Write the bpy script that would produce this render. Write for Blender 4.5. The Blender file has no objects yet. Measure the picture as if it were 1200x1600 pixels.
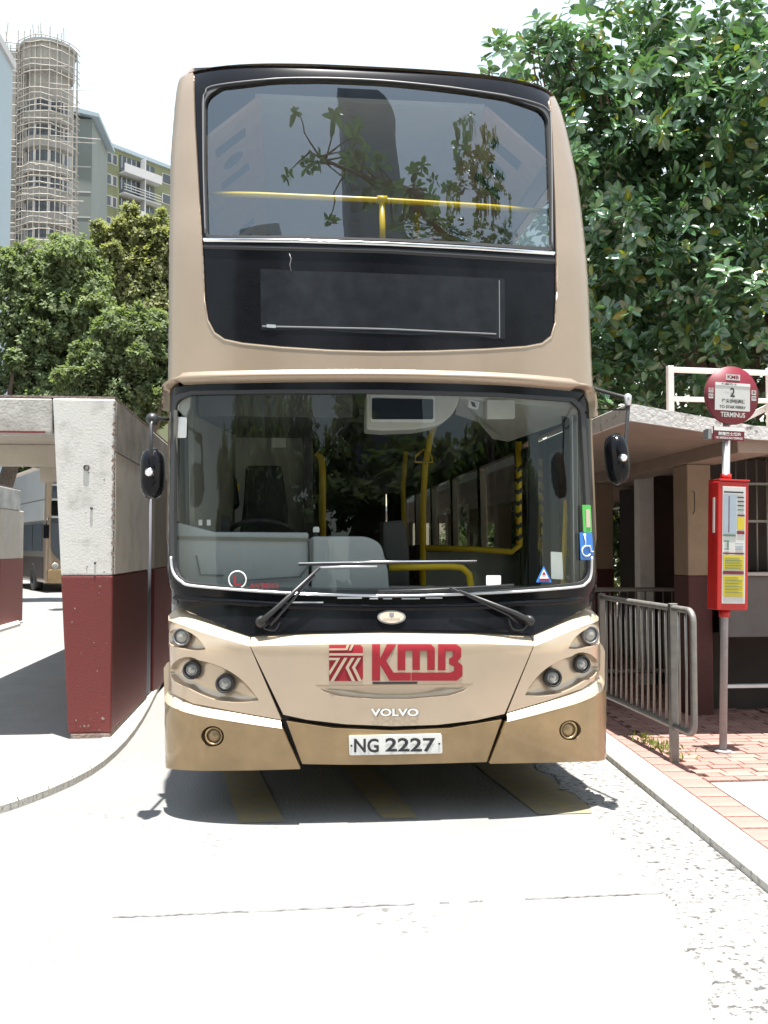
import bpy, bmesh, math, random
import numpy as np
from mathutils import Vector, Matrix
from mathutils.geometry import delaunay_2d_cdt

random.seed(7)
RNG = np.random.default_rng(11)
SC = bpy.context.scene
COL = SC.collection
R_ = math.radians

# ------------------------------------------------------------------ camera, sky, sun, exposure
FPX = 1500.0                       # focal length in pixels of the 1200 x 1600 photograph
CAMH = 1.45
YAW, PITCH = math.atan(0.1), math.atan(56 / FPX)
cam = bpy.data.cameras.new('camera')
cam.sensor_fit = 'VERTICAL'
cam.sensor_height = 24.0
cam.lens = 24.0 * FPX / 1600.0
cam.clip_start, cam.clip_end = 0.05, 3000
camo = bpy.data.objects.new('camera', cam)
COL.objects.link(camo)
camo.location = (0, 0, CAMH)
camo.rotation_euler = (math.pi / 2 + PITCH, 0, -YAW)
SC.camera = camo

SUN_EL, SUN_AZ = R_(85.0), R_(172.0)        # nearly overhead, a little behind the viewer
w = bpy.data.worlds.new('World')
SC.world = w
w.use_nodes = True
nt = w.node_tree
sky = nt.nodes.new('ShaderNodeTexSky')
sky.sky_type = 'NISHITA'
sky.sun_disc = False
sky.sun_elevation = SUN_EL
sky.sun_rotation = SUN_AZ
sky.dust_density = 0.2
sky.air_density = 2.5
sky.ozone_density = 2.0
hs = nt.nodes.new('ShaderNodeHueSaturation')
hs.inputs['Saturation'].default_value = 0.55
nt.links.new(sky.outputs[0], hs.inputs['Color'])
nt.links.new(hs.outputs[0], nt.nodes['Background'].inputs[0])
nt.nodes['Background'].inputs[1].default_value = 0.08
sun = bpy.data.lights.new('sun', 'SUN')
sun.energy = 5.0
sun.angle = R_(0.55)
sun.color = (1.0, 0.96, 0.9)
suno = bpy.data.objects.new('sun', sun)
COL.objects.link(suno)
d = Vector((math.sin(SUN_AZ) * math.cos(SUN_EL), math.cos(SUN_AZ) * math.cos(SUN_EL), math.sin(SUN_EL)))
suno.rotation_euler = d.to_track_quat('Z', 'Y').to_euler()
suno.location = (0, 0, 60)
SC.view_settings.view_transform = 'Standard'
SC.view_settings.look = 'None'
SC.view_settings.gamma = 1.0
SC.view_settings.exposure = 1.65
SC.cycles.max_bounces = 8
SC.cycles.transparent_max_bounces = 24

# ------------------------------------------------------------------ materials
def mat(name, col, rough=0.6, metal=0.0, var=0.0, vs=6.0, bump=0.0, bs=30.0, spec=0.5, col2=None, lo=0.35, hi=0.7, coat=0.0, island=0.0):
    m = bpy.data.materials.new(name)
    m.use_nodes = True
    n, l = m.node_tree.nodes, m.node_tree.links
    b = n['Principled BSDF']
    b.inputs['Base Color'].default_value = (*col, 1)
    b.inputs['Roughness'].default_value = rough
    b.inputs['Metallic'].default_value = metal
    b.inputs['Specular IOR Level'].default_value = spec
    b.inputs['Coat Weight'].default_value = coat
    b.inputs['Coat Roughness'].default_value = 0.06
    out = None
    if var or col2 or bump:
        tc = n.new('ShaderNodeTexCoord')
    if var or col2:
        nz = n.new('ShaderNodeTexNoise')
        nz.inputs['Scale'].default_value = vs
        nz.inputs['Detail'].default_value = 6
        nz.inputs['Roughness'].default_value = 0.65
        l.new(tc.outputs['Object'], nz.inputs['Vector'])
        cr = n.new('ShaderNodeValToRGB')
        c2 = col2 or tuple(c * (1 - var) for c in col)
        cr.color_ramp.elements[0].position = lo
        cr.color_ramp.elements[1].position = hi
        cr.color_ramp.elements[0].color = (*c2, 1)
        cr.color_ramp.elements[1].color = (*(col if col2 else tuple(min(1, c * (1 + var * .5)) for c in col)), 1)
        l.new(nz.outputs['Fac'], cr.inputs['Fac'])
        out = cr.outputs['Color']
        l.new(out, b.inputs['Base Color'])
    if island:
        g = n.new('ShaderNodeNewGeometry')
        h = n.new('ShaderNodeHueSaturation')
        mr = n.new('ShaderNodeMapRange')
        mr.inputs['To Min'].default_value = 1 - island
        mr.inputs['To Max'].default_value = 1 + island
        l.new(g.outputs['Random Per Island'], mr.inputs['Value'])
        l.new(mr.outputs[0], h.inputs['Value'])
        mr2 = n.new('ShaderNodeMapRange')
        mr2.inputs['To Min'].default_value = 0.47
        mr2.inputs['To Max'].default_value = 0.52
        wn = n.new('ShaderNodeTexWhiteNoise')
        wn.noise_dimensions = '1D'
        l.new(g.outputs['Random Per Island'], wn.inputs['W'])
        l.new(wn.outputs['Value'], mr2.inputs['Value'])
        l.new(mr2.outputs[0], h.inputs['Hue'])
        if out: l.new(out, h.inputs['Color'])
        else: h.inputs['Color'].default_value = (*col, 1)
        l.new(h.outputs[0], b.inputs['Base Color'])
    if bump:
        nb = n.new('ShaderNodeTexNoise')
        nb.inputs['Scale'].default_value = bs
        nb.inputs['Detail'].default_value = 5
        l.new(tc.outputs['Object'], nb.inputs['Vector'])
        bp_ = n.new('ShaderNodeBump')
        bp_.inputs['Strength'].default_value = bump
        bp_.inputs['Distance'].default_value = 0.02
        l.new(nb.outputs['Fac'], bp_.inputs['Height'])
        l.new(bp_.outputs[0], b.inputs['Normal'])
    return m

def glass_mat(name, tint, base=0.08, rough=0.0):
    m = bpy.data.materials.new(name)
    m.use_nodes = True
    n, l = m.node_tree.nodes, m.node_tree.links
    n.remove(n['Principled BSDF'])
    t = n.new('ShaderNodeBsdfTransparent')
    t.inputs[0].default_value = (*tint, 1)
    g = n.new('ShaderNodeBsdfGlossy')
    g.inputs['Roughness'].default_value = rough
    g.inputs[0].default_value = (0.86, 0.95, 1.0, 1)
    lw = n.new('ShaderNodeLayerWeight')
    lw.inputs[0].default_value = 0.5
    p = n.new('ShaderNodeMath'); p.operation = 'POWER'; p.inputs[1].default_value = 5
    l.new(lw.outputs['Facing'], p.inputs[0])
    q = n.new('ShaderNodeMath'); q.operation = 'MULTIPLY_ADD'
    q.inputs[1].default_value = 1 - base; q.inputs[2].default_value = base
    l.new(p.outputs[0], q.inputs[0])
    mx = n.new('ShaderNodeMixShader')
    l.new(q.outputs[0], mx.inputs[0]); l.new(t.outputs[0], mx.inputs[1]); l.new(g.outputs[0], mx.inputs[2])
    l.new(mx.outputs[0], n['Material Output'].inputs[0])
    return m

def leaf_mat(name, col, rough=0.4, trans=0.25, island=0.45, spec=0.5):
    m = mat(name, col, rough, spec=spec, island=island)
    n, l = m.node_tree.nodes, m.node_tree.links
    b = n['Principled BSDF']
    tr = n.new('ShaderNodeBsdfTranslucent')
    tr.inputs[0].default_value = (col[0] * 1.6, col[1] * 1.7, col[2] * 0.8, 1)
    mx = n.new('ShaderNodeMixShader'); mx.inputs[0].default_value = trans
    l.new(b.outputs[0], mx.inputs[1]); l.new(tr.outputs[0], mx.inputs[2])
    l.new(mx.outputs[0], n['Material Output'].inputs[0])
    return m

M = {}
M['gold'] = mat('gold_paint', (0.345, 0.262, 0.19), 0.32, 0.45, var=0.06, vs=3, coat=0.4, spec=0.5)
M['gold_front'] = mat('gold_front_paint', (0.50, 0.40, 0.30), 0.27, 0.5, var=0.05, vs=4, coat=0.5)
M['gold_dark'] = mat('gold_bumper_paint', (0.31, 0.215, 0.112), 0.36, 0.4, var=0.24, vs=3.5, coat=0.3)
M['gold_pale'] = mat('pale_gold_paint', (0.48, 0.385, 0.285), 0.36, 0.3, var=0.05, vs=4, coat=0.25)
M['black_gloss'] = mat('black_gloss', (0.006, 0.006, 0.008), 0.14, spec=0.2, var=0.3, vs=8)
M['black_matt'] = mat('black_plastic', (0.02, 0.02, 0.022), 0.45)
M['rubber'] = mat('rubber', (0.025, 0.025, 0.027), 0.6)
M['seal'] = mat('grey_seal', (0.16, 0.16, 0.165), 0.4)
M['chrome'] = mat('chrome', (0.75, 0.75, 0.76), 0.15, 1.0)
M['alu'] = mat('aluminium', (0.6, 0.6, 0.62), 0.35, 0.8)
M['glass'] = glass_mat('windscreen_glass', (0.74, 0.77, 0.76), 0.034)
M['glass_up'] = glass_mat('upper_glass', (0.74, 0.78, 0.79), 0.16)
M['glass_side'] = glass_mat('side_glass', (0.42, 0.46, 0.46), 0.08)
M['lens'] = mat('lens', (0.30, 0.29, 0.27), 0.25, 0.1, coat=0.5)
M['lens_dark'] = mat('lamp_lens', (0.36, 0.35, 0.33), 0.25, 0.5, coat=0.6)
M['red'] = mat('red_print', (0.27, 0.016, 0.026), 0.5, spec=0.3, var=0.1, vs=40)
M['cream'] = mat('cream_print', (0.45, 0.38, 0.30), 0.45)
M['white'] = mat('white_plastic', (0.72, 0.72, 0.70), 0.5, var=0.06, vs=10)
M['black_print'] = mat('black_print', (0.02, 0.02, 0.025), 0.5)
M['blue'] = mat('blue_sticker', (0.02, 0.16, 0.50), 0.5)
M['green'] = mat('green_sticker', (0.06, 0.38, 0.06), 0.5)
M['grey_dash'] = mat('dash_plastic', (0.43, 0.44, 0.45), 0.55, var=0.05, vs=8)
M['grey_in'] = mat('interior_grey', (0.07, 0.068, 0.065), 0.6, var=0.1, vs=5)
M['grey_part'] = mat('partition_grey', (0.22, 0.21, 0.18), 0.6, var=0.12, vs=6)
M['beige_in'] = mat('interior_beige', (0.52, 0.50, 0.45), 0.5, var=0.05, vs=6)
M['brown_in'] = mat('cove_brown', (0.60, 0.39, 0.28), 0.5, var=0.1, vs=5)
M['seat'] = mat('seat_fabric', (0.05, 0.02, 0.022), 0.85, var=0.3, vs=30)
M['seat_black'] = mat('seat_black', (0.02, 0.02, 0.022), 0.7, var=0.3, vs=20)
M['yellow'] = mat('yellow_rail', (0.80, 0.52, 0.015), 0.35, var=0.06, vs=12)
M['floor_in'] = mat('bus_floor', (0.05, 0.05, 0.05), 0.7, var=0.2, vs=20)
M['under'] = mat('underbody', (0.02, 0.02, 0.02), 0.8)
M['plate'] = mat('plate_white', (0.66, 0.66, 0.64), 0.4, var=0.05, vs=20)
M['concrete_road'] = mat('concrete_road', (0.195, 0.192, 0.187), 0.85, var=0.10, vs=1.3, bump=0.35, bs=60)
def speckle(m, dark, big, fine, t0=.60, t1=.66):
    n, l = m.node_tree.nodes, m.node_tree.links
    bs_ = n['Principled BSDF']
    src = bs_.inputs['Base Color'].links[0].from_socket
    tc = n.new('ShaderNodeTexCoord')
    fs_ = []
    for sc_, a, b_ in ((big, .52, .66), (fine, t0, t1)):
        z = n.new('ShaderNodeTexNoise'); z.inputs['Scale'].default_value = sc_; z.inputs['Detail'].default_value = 5
        l.new(tc.outputs['Object'], z.inputs['Vector'])
        r = n.new('ShaderNodeMapRange'); r.inputs['From Min'].default_value = a; r.inputs['From Max'].default_value = b_
        l.new(z.outputs['Fac'], r.inputs['Value']); fs_.append(r.outputs[0])
    mu = n.new('ShaderNodeMath'); mu.operation = 'MULTIPLY'
    l.new(fs_[0], mu.inputs[0]); l.new(fs_[1], mu.inputs[1])
    mx = n.new('ShaderNodeMix'); mx.data_type = 'RGBA'
    l.new(mu.outputs[0], mx.inputs['Factor']); l.new(src, mx.inputs['A']); mx.inputs['B'].default_value = (*dark, 1)
    l.new(mx.outputs['Result'], bs_.inputs['Base Color'])
speckle(M['concrete_road'], (0.07, 0.068, 0.066), .75, 22)
M['rough_conc'] = mat('worn_concrete', (0.235, 0.228, 0.215), 0.9, col2=(0.055, 0.053, 0.052), vs=30, lo=0.38, hi=0.47, bump=0.6, bs=40)
M['conc_slab'] = mat('pavement_concrete', (0.225, 0.222, 0.215), 0.85, var=0.1, vs=3, bump=0.3, bs=70)
M['kerb'] = mat('kerb_concrete', (0.46, 0.45, 0.42), 0.85, col2=(0.15, 0.145, 0.135), vs=16, lo=0.36, hi=0.45, bump=0.3, bs=40)
M['joint'] = mat('joint_tar', (0.10, 0.09, 0.10), 0.9, var=0.4, vs=20)
M['road_yellow'] = mat('worn_yellow_paint', (0.265, 0.205, 0.095), 0.8, col2=(0.20, 0.18, 0.145), vs=12, lo=0.38, hi=0.6)
M['brick'] = mat('red_paver', (0.30, 0.165, 0.14), 0.85, var=0.22, vs=2.2, bump=0.4, bs=60)
M['brick2'] = mat('pale_paver', (0.33, 0.20, 0.17), 0.85, var=0.22, vs=2.2, bump=0.4, bs=60)
M['mortar'] = mat('paver_sand', (0.26, 0.20, 0.17), 0.95, var=0.2, vs=30)
M['white_conc'] = mat('white_painted_concrete', (0.62, 0.61, 0.585), 0.8, col2=(0.40, 0.385, 0.36), vs=5, lo=0.28, hi=0.5, bump=0.10, bs=60)
M['grey_conc'] = mat('weathered_beam', (0.50, 0.485, 0.46), 0.85, col2=(0.28, 0.265, 0.24), vs=3.5, lo=0.3, hi=0.62, bump=0.15, bs=50)
M['maroon'] = mat('maroon_paint', (0.17, 0.026, 0.024), 0.6, col2=(0.11, 0.03, 0.025), vs=60, lo=0.3, hi=0.55, bump=0.16, bs=110)
M['maroon_shaded'] = mat('shaded_maroon_paint', (0.07, 0.014, 0.013), 0.65, col2=(0.045, 0.014, 0.012), vs=40, lo=0.3, hi=0.55, bump=0.15, bs=90)  # darker copy of the maroon, the shade under the roof put into its colour
M['bare'] = mat('bare_concrete', (0.26, 0.20, 0.175), 0.9, var=0.3, vs=20, bump=0.6, bs=50)
M['lightened_panel'] = mat('lightened_panel_paint', (0.80, 0.77, 0.70), 0.8, col2=(0.60, 0.57, 0.51), vs=3, lo=0.25, hi=0.5)
M['tan_soffit'] = mat('tan_soffit', (0.32, 0.24, 0.19), 0.75, var=0.12, vs=7, bump=0.25, bs=90)
M['cream_wall'] = mat('cream_wall', (0.50, 0.45, 0.38), 0.8, var=0.1, vs=4, bump=0.2, bs=60)
M['tan_wall'] = mat('tan_wall', (0.29, 0.215, 0.15), 0.8, var=0.1, vs=6, bump=0.3, bs=80)
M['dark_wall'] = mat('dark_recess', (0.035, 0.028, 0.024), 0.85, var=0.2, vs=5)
M['brown_door'] = mat('brown_door', (0.05, 0.032, 0.026), 0.6, var=0.2, vs=8)
M['grey_wall'] = mat('grey_wall', (0.13, 0.127, 0.125), 0.85, var=0.15, vs=6)
M['fascia'] = mat('chipped_fascia', (0.62, 0.61, 0.59), 0.85, col2=(0.22, 0.19, 0.17), vs=11, lo=0.34, hi=0.42, bump=0.3, bs=40)
M['steel'] = mat('galvanised_steel', (0.22, 0.21, 0.195), 0.5, 0.5, var=0.2, vs=14)
M['post'] = mat('grey_post_paint', (0.28, 0.28, 0.29), 0.55, 0.2, var=0.15, vs=20)
M['white_metal'] = mat('white_metal', (0.74, 0.74, 0.73), 0.5, var=0.1, vs=8)
M['sign_red'] = mat('sign_red', (0.16, 0.010, 0.022), 0.45, var=0.1, vs=20)
M['case_red'] = mat('case_red', (0.42, 0.012, 0.01), 0.4, var=0.1, vs=20)
M['sign_white'] = mat('sign_white', (0.52, 0.52, 0.50), 0.5, var=0.04, vs=20)
M['paper_blue'] = mat('paper_blue', (0.30, 0.36, 0.42), 0.6, var=0.05, vs=30)
M['paper_yellow'] = mat('paper_yellow', (0.52, 0.42, 0.03), 0.6, var=0.05, vs=30)
M['ink_green'] = mat('ink_green', (0.08, 0.18, 0.14), 0.6)
M['pipe'] = mat('grey_pipe', (0.17, 0.18, 0.22), 0.5)
M['bark'] = mat('bark', (0.12, 0.09, 0.07), 0.9, var=0.3, vs=10, bump=0.6, bs=20)
M['ficus'] = leaf_mat('ficus_leaf', (0.07, 0.145, 0.068), 0.2, 0.2, 0.5, spec=1.0)
M['ficus_y'] = leaf_mat('ficus_leaf_young', (0.15, 0.18, 0.025), 0.3, 0.22, 0.4, spec=0.7)
M['leaf_a'] = leaf_mat('tree_leaf_dark', (0.15, 0.19, 0.10), 0.75, 0.35, spec=0.2)
M['leaf_b'] = leaf_mat('tree_leaf_olive', (0.20, 0.215, 0.105), 0.7, 0.35, spec=0.2)
M['leaf_c'] = leaf_mat('tree_leaf_mid', (0.13, 0.165, 0.085), 0.75, 0.35, spec=0.2)
M['weed'] = leaf_mat('weed_leaf', (0.14, 0.19, 0.04), 0.6, 0.3)
M['bld_grey'] = mat('bare_block_concrete', (0.36, 0.35, 0.325), 0.9, col2=(0.25, 0.245, 0.225), vs=0.4)
M['bld_green'] = mat('green_render', (0.20, 0.215, 0.12), 0.85, var=0.08, vs=0.3)
M['bld_greygreen'] = mat('greygreen_render', (0.20, 0.225, 0.215), 0.85, var=0.1, vs=0.3)
M['bld_pale'] = mat('pale_blue_render', (0.32, 0.39, 0.44), 0.8, var=0.04, vs=0.2)
M['bld_white'] = mat('white_render', (0.48, 0.48, 0.48), 0.8, var=0.08, vs=0.5)
M['win_dark'] = mat('dark_window', (0.055, 0.065, 0.075), 0.15, spec=0.6)
M['bamboo'] = mat('bamboo', (0.42, 0.39, 0.35), 0.8, var=0.3, vs=3)
M['tower_blue'] = mat('tower_blue', (0.13, 0.17, 0.23), 0.8, var=0.06, vs=0.1)

# ------------------------------------------------------------------ helpers
def ray(px, py):
    F = Vector((math.sin(YAW) * math.cos(PITCH), math.cos(YAW) * math.cos(PITCH), math.sin(PITCH)))
    R = Vector((math.cos(YAW), -math.sin(YAW), 0))
    U = R.cross(F)
    return F + R * ((px - 600) / FPX) - U * ((py - 800) / FPX)
def atY(px, py, Y):
    v = ray(px, py)
    return Vector((0, 0, CAMH)) + v * (Y / v.y)

def tag(o, label=None, cat=None, group=None, kind=None):
    for k, v in (('label', label), ('category', cat), ('group', group), ('kind', kind)):
        if v: o[k] = v
    return o
def empty(name, loc, label=None, cat=None, group=None, kind=None):
    o = bpy.data.objects.new(name, None)
    COL.objects.link(o)
    o.location = loc
    o.empty_display_size = 0.2
    return tag(o, label, cat, group, kind)
def wloc(o):
    v = Vector((0, 0, 0))
    while o is not None:
        v += o.location
        o = o.parent
    return v
def linkmesh(name, me, parent=None, loc=None, rot=None):
    o = bpy.data.objects.new(name, me)
    COL.objects.link(o)
    if parent is not None: o.parent = parent
    if loc is not None: o.location = loc
    if rot is not None: o.rotation_euler = rot
    return o
def copy_tree(o, parent=None):
    c = o.copy()
    COL.objects.link(c)
    if parent is not None: c.parent = parent
    for ch in [x for x in o.children]:
        copy_tree(ch, c)
    return c

class MB:
    def __init__(s): s.v, s.f, s.sm, s.n = [], [], [], None
    def add(s, vs, fs, smooth=False):
        b = len(s.v)
        s.v += [tuple(p) for p in vs]
        s.f += [tuple(i + b for i in f) for f in fs]
        s.sm += [smooth] * len(fs)
        return s
    def box(s, x0, x1, y0, y1, z0, z1, T=None):
        p = [Vector((x, y, z)) for z in (z0, z1) for y in (y0, y1) for x in (x0, x1)]
        if T is not None: p = [T @ q for q in p]
        return s.add(p, [(0, 2, 3, 1), (4, 5, 7, 6), (0, 1, 5, 4), (2, 6, 7, 3), (0, 4, 6, 2), (1, 3, 7, 5)])
    def hexa(s, bot, top):          # 4 bottom + 4 top points, counter-clockwise from above
        return s.add(list(bot) + list(top), [(3, 2, 1, 0), (4, 5, 6, 7), (0, 1, 5, 4), (1, 2, 6, 5), (2, 3, 7, 6), (3, 0, 4, 7)])
    def tube(s, pts, r, n=8, cap=True, closed=False):
        pts = [Vector(p) for p in pts]
        m = len(pts)
        rr = r if isinstance(r, (list, tuple)) else [r] * m
        vs, fs = [], []
        up = None
        for i, p in enumerate(pts):
            a = pts[i - 1] if (i > 0 or closed) else pts[i]
            b = pts[(i + 1) % m] if (i < m - 1 or closed) else pts[i]
            t = (b - a).normalized()
            if up is None:
                up = Vector((0, 0, 1)) if abs(t.z) < 0.9 else Vector((1, 0, 0))
            x = t.cross(up)
            if x.length < 1e-5: x = t.orthogonal()
            x.normalize()
            y = x.cross(t).normalized()
            up = y
            for k in range(n):
                an = 2 * math.pi * k / n
                vs.append(p + (x * math.cos(an) + y * math.sin(an)) * rr[i])
        for i in range(m if closed else m - 1):
            j = (i + 1) % m
            for k in range(n):
                k2 = (k + 1) % n
                fs.append((i * n + k, i * n + k2, j * n + k2, j * n + k))
        s.add(vs, fs, True)
        if cap and not closed:
            b = len(s.v) - len(vs)
            s.f += [tuple(b + k for k in range(n - 1, -1, -1)), tuple(b + (m - 1) * n + k for k in range(n))]
            s.sm += [False, False]
        return s
    def cyl(s, p0, p1, r, n=16): return s.tube([p0, p1], r, n)
    def lathe(s, c, axis, prof, n=24):       # prof: (along axis, radius)
        a = Vector(axis).normalized()
        x = a.orthogonal().normalized()
        y = a.cross(x)
        c = Vector(c)
        vs, fs = [], []
        for (h, r) in prof:
            for k in range(n):
                t = 2 * math.pi * k / n
                vs.append(c + a * h + (x * math.cos(t) + y * math.sin(t)) * r)
        for i in range(len(prof) - 1):
            for k in range(n):
                k2 = (k + 1) % n
                fs.append((i * n + k, i * n + k2, (i + 1) * n + k2, (i + 1) * n + k))
        s.add(vs, fs, True)
        return s
    def prism(s, pts, vec):                  # polygon extruded by vec
        pts = [Vector(p) for p in pts]
        n = len(pts)
        q = [p + Vector(vec) for p in pts]
        nrm = Vector((0, 0, 0))
        for i in range(n): nrm += (pts[i] - pts[0]).cross(pts[(i + 1) % n] - pts[0])
        if nrm.dot(Vector(vec)) > 0:
            pts.reverse(); q.reverse()
        return s.add(pts + q, [tuple(range(n)), tuple(range(2 * n - 1, n - 1, -1))] + [(i, n + i, n + (i + 1) % n, (i + 1) % n) for i in range(n)])
    def mesh(s, name, mats, off=Vector((0, 0, 0))):
        me = bpy.data.meshes.new(name)
        me.from_pydata([(a - off.x, b - off.y, c - off.z) for a, b, c in s.v], [], s.f)
        me.polygons.foreach_set('use_smooth', s.sm)
        for m in (mats if isinstance(mats, (list, tuple)) else [mats]): me.materials.append(m)
        me.update()
        if s.n is not None:
            me.normals_split_custom_set_from_vertices([tuple(x) for x in s.n] + [(0, 0, 0)] * (len(s.v) - len(s.n)))
        return me
    def build(s, name, mats, parent=None, bevel=0, loc=None, segs=2):
        off = Vector(loc) if loc is not None else (wloc(parent) if parent is not None else Vector((0, 0, 0)))
        o = linkmesh(name, s.mesh(name, mats, off), parent)
        if parent is None: o.location = off
        elif loc is not None: o.location = off - wloc(parent)
        if bevel:
            b = o.modifiers.new('bevel', 'BEVEL')
            b.width = bevel; b.segments = segs; b.limit_method = 'ANGLE'; b.angle_limit = R_(40)
        return o

def fil(pts, step=16, closed=True):
    """polygon of (x, y[, r]) -> dense polyline with rounded corners"""
    out = []
    n = len(pts)
    for i in range(n):
        p = Vector(pts[i][:2])
        r = pts[i][2] if len(pts[i]) > 2 else 0
        if r and (closed or 0 < i < n - 1):
            a = (Vector(pts[i - 1][:2]) - p); b = (Vector(pts[(i + 1) % n][:2]) - p)
            la, lb = a.length, b.length
            r1 = min(r, la * .49, lb * .49)
            A, B = p + a / la * r1, p + b / lb * r1
            for k in range(7):
                t = k / 6
                out.append(A * (1 - t) ** 2 + p * 2 * t * (1 - t) * 1.0 + B * t ** 2)
        else:
            out.append(p)
    res = []
    m = len(out)
    for i in range(m if closed else m - 1):
        a, b = out[i], out[(i + 1) % m]
        k = max(1, int((b - a).length / step))
        for j in range(k): res.append(tuple(a.lerp(b, j / k)))
    if not closed: res.append(tuple(out[-1]))
    return res

def font_mesh(body, bold=0.0):
    c = bpy.data.curves.new('lettering', 'FONT')
    c.body = body
    c.resolution_u = 3
    c.offset = bold
    o = bpy.data.objects.new('lettering', c)
    COL.objects.link(o)
    bpy.context.view_layer.update()
    me = bpy.data.meshes.new_from_object(o.evaluated_get(bpy.context.evaluated_depsgraph_get()))
    bpy.data.objects.remove(o)
    bpy.data.curves.remove(c)
    xs = [v.co.x for v in me.vertices]; ys = [v.co.y for v in me.vertices]
    x0, x1, y0, y1 = min(xs), max(xs), min(ys), max(ys)
    vs = [((v.co.x - x0) / (x1 - x0), (v.co.y - y0) / (y1 - y0)) for v in me.vertices]
    fs = [tuple(p.vertices) for p in me.polygons]
    bpy.data.meshes.remove(me)
    return vs, fs
def text_flat(name, body, m, parent, org, ux, uz, wd, ht, bold=0.0):
    """lettering on a flat face: org = lower left corner, ux / uz unit directions"""
    vs, fs = font_mesh(body, bold)
    mb = MB()
    mb.add([Vector(org) + Vector(ux) * (u * wd) + Vector(uz) * (v * ht) for u, v in vs], fs)
    return mb.build(name, m, parent)

# ------------------------------------------------------------------ foliage
LEAF = np.array([(0, 0, 0), (0, .5, -.02), (0, 1, -.10), (-.26, .80, .02), (-.40, .5, .06), (-.27, .2, .05), (.27, .2, .05), (.40, .5, .06), (.26, .80, .02)], float)
LEAF_F = [(0, 1, 2, 3, 4, 5), (0, 6, 7, 8, 2, 1)]
QUAD = np.array([(0, 0, 0), (-.36, .45, .05), (0, 1, -.05), (.36, .45, .05)], float)
QUAD_F = [(0, 3, 2, 1)]
def frames(dr, nr):
    dr = dr / np.linalg.norm(dr, axis=1)[:, None]
    x = np.cross(dr, nr)
    x /= np.linalg.norm(x, axis=1)[:, None] + 1e-9
    z = np.cross(x, dr)
    return x, dr, z
def leaf_cloud(pos, dr, nr, size, tmpl, faces):
    x, y, z = frames(dr, nr)
    t = tmpl[None] * size[:, None, None]
    V = pos[:, None, :] + t[..., 0:1] * x[:, None, :] + t[..., 1:2] * y[:, None, :] + t[..., 2:3] * z[:, None, :]
    n, k = V.shape[0], tmpl.shape[0]
    loops, starts, tot = [], [], []
    base = (np.arange(n) * k)[:, None]
    fl = np.concatenate([np.array(f) for f in faces])
    L = (base + fl[None]).ravel()
    lens = np.array([len(f) for f in faces])
    tot = np.tile(lens, n)
    st = np.concatenate([[0], np.cumsum(tot)[:-1]])
    return V.reshape(-1, 3), L, st, tot
def cloud_mesh(name, data, m, origin):
    V, L, st, tot = data
    me = bpy.data.meshes.new(name)
    me.vertices.add(len(V)); me.vertices.foreach_set('co', (V - np.array(origin)[None]).astype(np.float32).ravel())
    me.loops.add(len(L)); me.loops.foreach_set('vertex_index', L.astype(np.int32))
    me.polygons.add(len(tot)); me.polygons.foreach_set('loop_start', st.astype(np.int32)); me.polygons.foreach_set('loop_total', tot.astype(np.int32))
    me.materials.append(m)
    me.update(calc_edges=True)
    return me
def unit(n):
    v = RNG.normal(size=(n, 3))
    return v / np.linalg.norm(v, axis=1)[:, None]
def crown_twigs(lumps, n, inner=0.55):
    """twig tips spread through a crown made of many lumps (cx, cy, cz, rx, ry, rz)"""
    L = np.array(lumps, float)
    wts = L[:, 3] * L[:, 4] + L[:, 3] * L[:, 5]
    idx = RNG.choice(len(L), n, p=wts / wts.sum())
    u = unit(n)
    r = inner + (1 - inner) * RNG.random(n) ** 0.6
    P = L[idx, :3] + u * L[idx, 3:6] * r[:, None]
    return P, u
def rosettes(P, ax, k, size, droop=0.0, jitter=0.35):
    """k leaves round each twig tip"""
    n = len(P)
    ax = ax + np.array([0, 0, 0.55]) + RNG.normal(size=ax.shape) * jitter
    ax /= np.linalg.norm(ax, axis=1)[:, None]
    a = np.cross(ax, RNG.normal(size=ax.shape)); a /= np.linalg.norm(a, axis=1)[:, None]
    b = np.cross(ax, a)
    pos, dr, nr, sz = [], [], [], []
    for i in range(k):
        th = i * 2.4 + RNG.random(n) * 0.7
        c = a * np.cos(th)[:, None] + b * np.sin(th)[:, None]
        inc = 0.25 + 0.75 * (1 - i / k) + RNG.normal(size=n) * 0.15
        d_ = c * np.cos(0.9 - inc * .5)[:, None] + ax * (0.75 - inc)[:, None] - np.array([0, 0, droop])
        pos.append(P - ax * (size * 0.9 * (1 - i / k)))
        dr.append(d_)
        nr.append(ax + c * -0.2 + RNG.normal(size=c.shape) * 0.45)
        sz.append(size * (0.65 + 0.5 * RNG.random(n)) * (1 - 0.35 * (i / k) ** 2))
    return np.concatenate(pos), np.concatenate(dr), np.concatenate(nr), np.concatenate(sz)

# ------------------------------------------------------------------ ground and setting
def sheet(name, pts, z, m, kind='structure', parent=None):
    mb = MB()
    mb.add([(x, y, z) for x, y in pts], [tuple(range(len(pts)))])
    o = mb.build(name, m, parent)
    if parent is None: tag(o, kind=kind)
    return o
ground = MB().add([(-600, -600, 0), (600, -600, 0), (600, 1200, 0), (-600, 1200, 0)], [(0, 1, 2, 3)]).build('road', M['concrete_road'])
tag(ground, 'pale concrete roadway of the bus terminus', kind='structure')
# worn yellow box lines under the bus
mk = MB()
for i, (a, b) in enumerate([(380, 450), (600, 655), (838, 935)]):
    p0 = atY(a, 0, 5.1).x; p1 = atY(b, 0, 5.1).x
    mk.add([(p0, 5.16, .004), (p1, 5.16, .004), (p1 - .55 + .1 * i, 9.0, .004), (p0 - .55 + .1 * i, 9.0, .004)], [(0, 1, 2, 3)])
tag(mk.build('road_marking', M['road_yellow']), 'worn yellow stripes on the road under the bus', kind='structure')
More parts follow.
